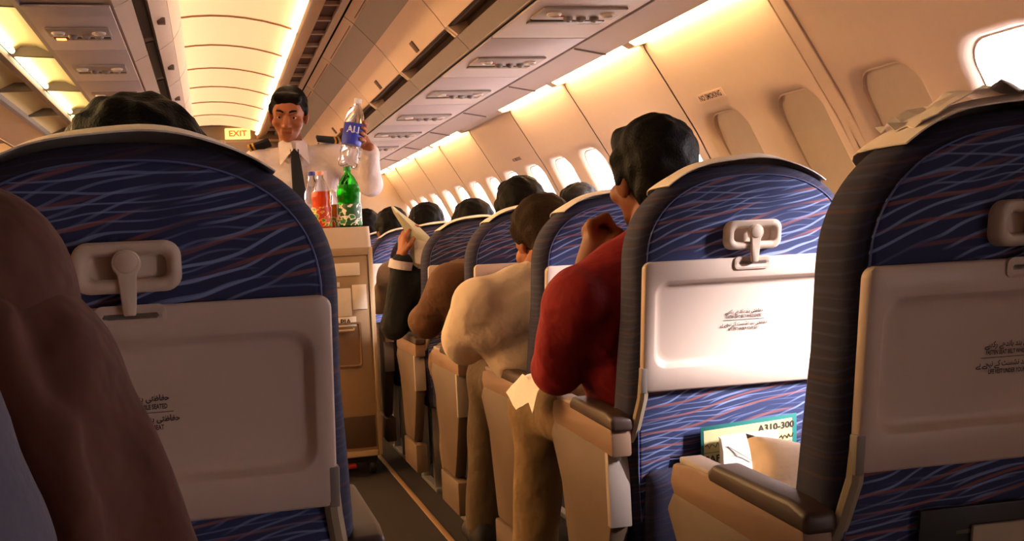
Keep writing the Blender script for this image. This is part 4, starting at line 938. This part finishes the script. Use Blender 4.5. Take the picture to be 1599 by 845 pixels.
seated('man with bushy black hair in brown shirt', x, y, (1.055, 3.72, 1.105), dict(shirt=cloth('shirt_brown', '63402a'), pants=cloth('trousers_tan', '6f5238'), yaw=0, hair='full', seed=21, voxel=.009,
    chest=(.93, 3.72, .84), shL=(.775, 3.66, .875), elL=(.715, 3.80, .745), wrL=(.77, 4.0, .72), knL=(.86, 4.12, .56), anL=(.88, 4.18, .10)))
x, y = SX[5]
BLACKC = cloth('suit_black', '0e0c10')
def hold_paper(): return hand_prims((.742, 4.40, .965), (.12, .1, 1), (1, .2, 0), -1, .55)
R5, inv5 = seated('person in black suit with white cuff holding up a folded paper', x, y, (1.06, 4.47, 1.065), dict(shirt=BLACKC, pants=BLACKC, yaw=0, seed=31, voxel=.008, chest=(.95, 4.47, .83), shL=(.80, 4.44, .86), elR=(1.19, 4.62, .745), shR=(1.17, 4.46, .87), elL=(.705, 4.42, .70), wrL=(.742, 4.40, .965), handL=hold_paper))
cf = MB().tube([(.735, 4.404, .925), (.741, 4.40, .957)], [.052, .049], 16).mesh('cuff', WHITE); cf.transform(inv5); obj('cuff', cf, R5)
pp = thing('folded_paper', 'folded white paper held up beside the black sleeve', 'paper', (.79, 4.385, .95))
obj('leaf', MB().sheet([[Vector((x0+w*i/4, .012*math.sin(i+j*.7), z)) for i in range(5)] for j, (x0, w, z) in enumerate(((-.01, .035, -.03), (-.012, .085, .0), (-.016, .105, .05), (-.022, .085, .10), (-.045, .06, .15), (-.075, .03, .20), (-.085, .012, .225)))]).mesh('leaf', mat('leaf_paper', 'cfc9ac', .8), thick=.002), pp)
obj('inner_leaf', MB().sheet([[Vector((.0+.075*i/3, -.012-.008*math.sin(i), -.005+.10*j/3-.01*i)) for i in range(4)] for j in range(4)]).mesh('inner_leaf', COVERM, thick=.002), pp)
seated('dark haired passenger just beyond the folded paper', *SX[6], (1.01, 5.24, 1.09), dict(shirt=cloth('shirt_cream2', 'c4ae96'), voxel=.010, seed=41, shL=(.83, 5.22, .88), elL=(.79, 5.40, .745)))
seated('dark haired passenger in the small blue seat by the trolley', *SX[7], (.965, 6.0, 1.105), dict(shirt=cloth('shirt_blue', '46507e'), voxel=.010, seed=42))
seated('farthest dark haired passenger half hidden by the trolley bottles', *SX[8], (.93, 6.78, 1.13), dict(shirt=BLACKC, voxel=.010, seed=43))
seated('dark haired passenger by the bright windows', SX[5][0]+.50, SX[5][1], (1.52, 4.45, 1.115), dict(elL=(1.36, 4.62, .745), shL=(1.35, 4.46, .90), shirt=cloth('shirt_grey', '6c6468'), voxel=.010, seed=44))
seated('passenger with bushy black hair in the left foreground seat', -.085, 1.245, (-.085, 1.50, 1.072), dict(shirt=cloth('shirt_grey', '6c6468'), voxel=.007, seed=45, hair='bushy', elR=(.10, 1.66, .745), shR=(.085, 1.50, .885), shL=(-.255, 1.50, .885)))
# --- neighbour on the left, leaning forward, only the arm in view
BROWN = cloth('jacket_brown', '451b0d')
NB, invn = person('person in a brown jacket with a blue grey scarf at the left edge', dict(hip=(-.40, .16, .55), chest=(-.36, .62, .83), neck=(-.36, .84, 1.02), head=(-.37, .96, 1.13), yaw=.2, pitch=-.5,
    shL=(-.56, .80, .97), elL=(-.60, .92, .72), wrL=(-.45, 1.02, .70), shR=(-.165, .79, .985), elR=(-.085, .80, .74), wrR=(-.20, .98, .70), knL=(-.52, .68, .55), anL=(-.52, .72, .10), knR=(-.30, .68, .55), anR=(-.30, .72, .10),
    shirt=BROWN, pants=cloth('trousers_grey', '4b4a58'), voxel=.007, seed=50), 'seated passengers')
sc2 = blob('scarf', [('cap', (-.146, .58, .945), (-.128, .58, .86), .040, .042), ('cap', (-.128, .58, .86), (-.112, .59, .72), .042, .044)], mat('scarf_blue_grey', '4c4858', .9, bump=.6, bscale=60, bdist=.006), .006, 1, NB, .02, .002, (60, 60, 40)); sc2.data.transform(invn)
jk = blob('jacket_sleeve', [('cap', (-.33, .80, 1.01), (-.185, .785, .995), .062, .068), ('cap', (-.185, .785, .990), (-.135, .785, .93), .070, .068), ('cap', (-.135, .785, .93), (-.085, .79, .76), .066, .072),
    ('cap', (-.085, .79, .76), (-.15, .93, .69), .070, .055), ('cap', (-.125, .716, .97), (-.075, .716, .76), .012, .020), ('cap', (-.17, .715, .95), (-.135, .712, .74), .012, .018), ('cap', (-.19, .715, 1.01), (-.10, .72, .90), .014, .010), ('cap', (-.30, .70, .93), (-.20, .75, .96), .09, .05)], BROWN, .005, 1, NB, .012, .0055, (58, 30, 13))
jk.data.transform(invn)
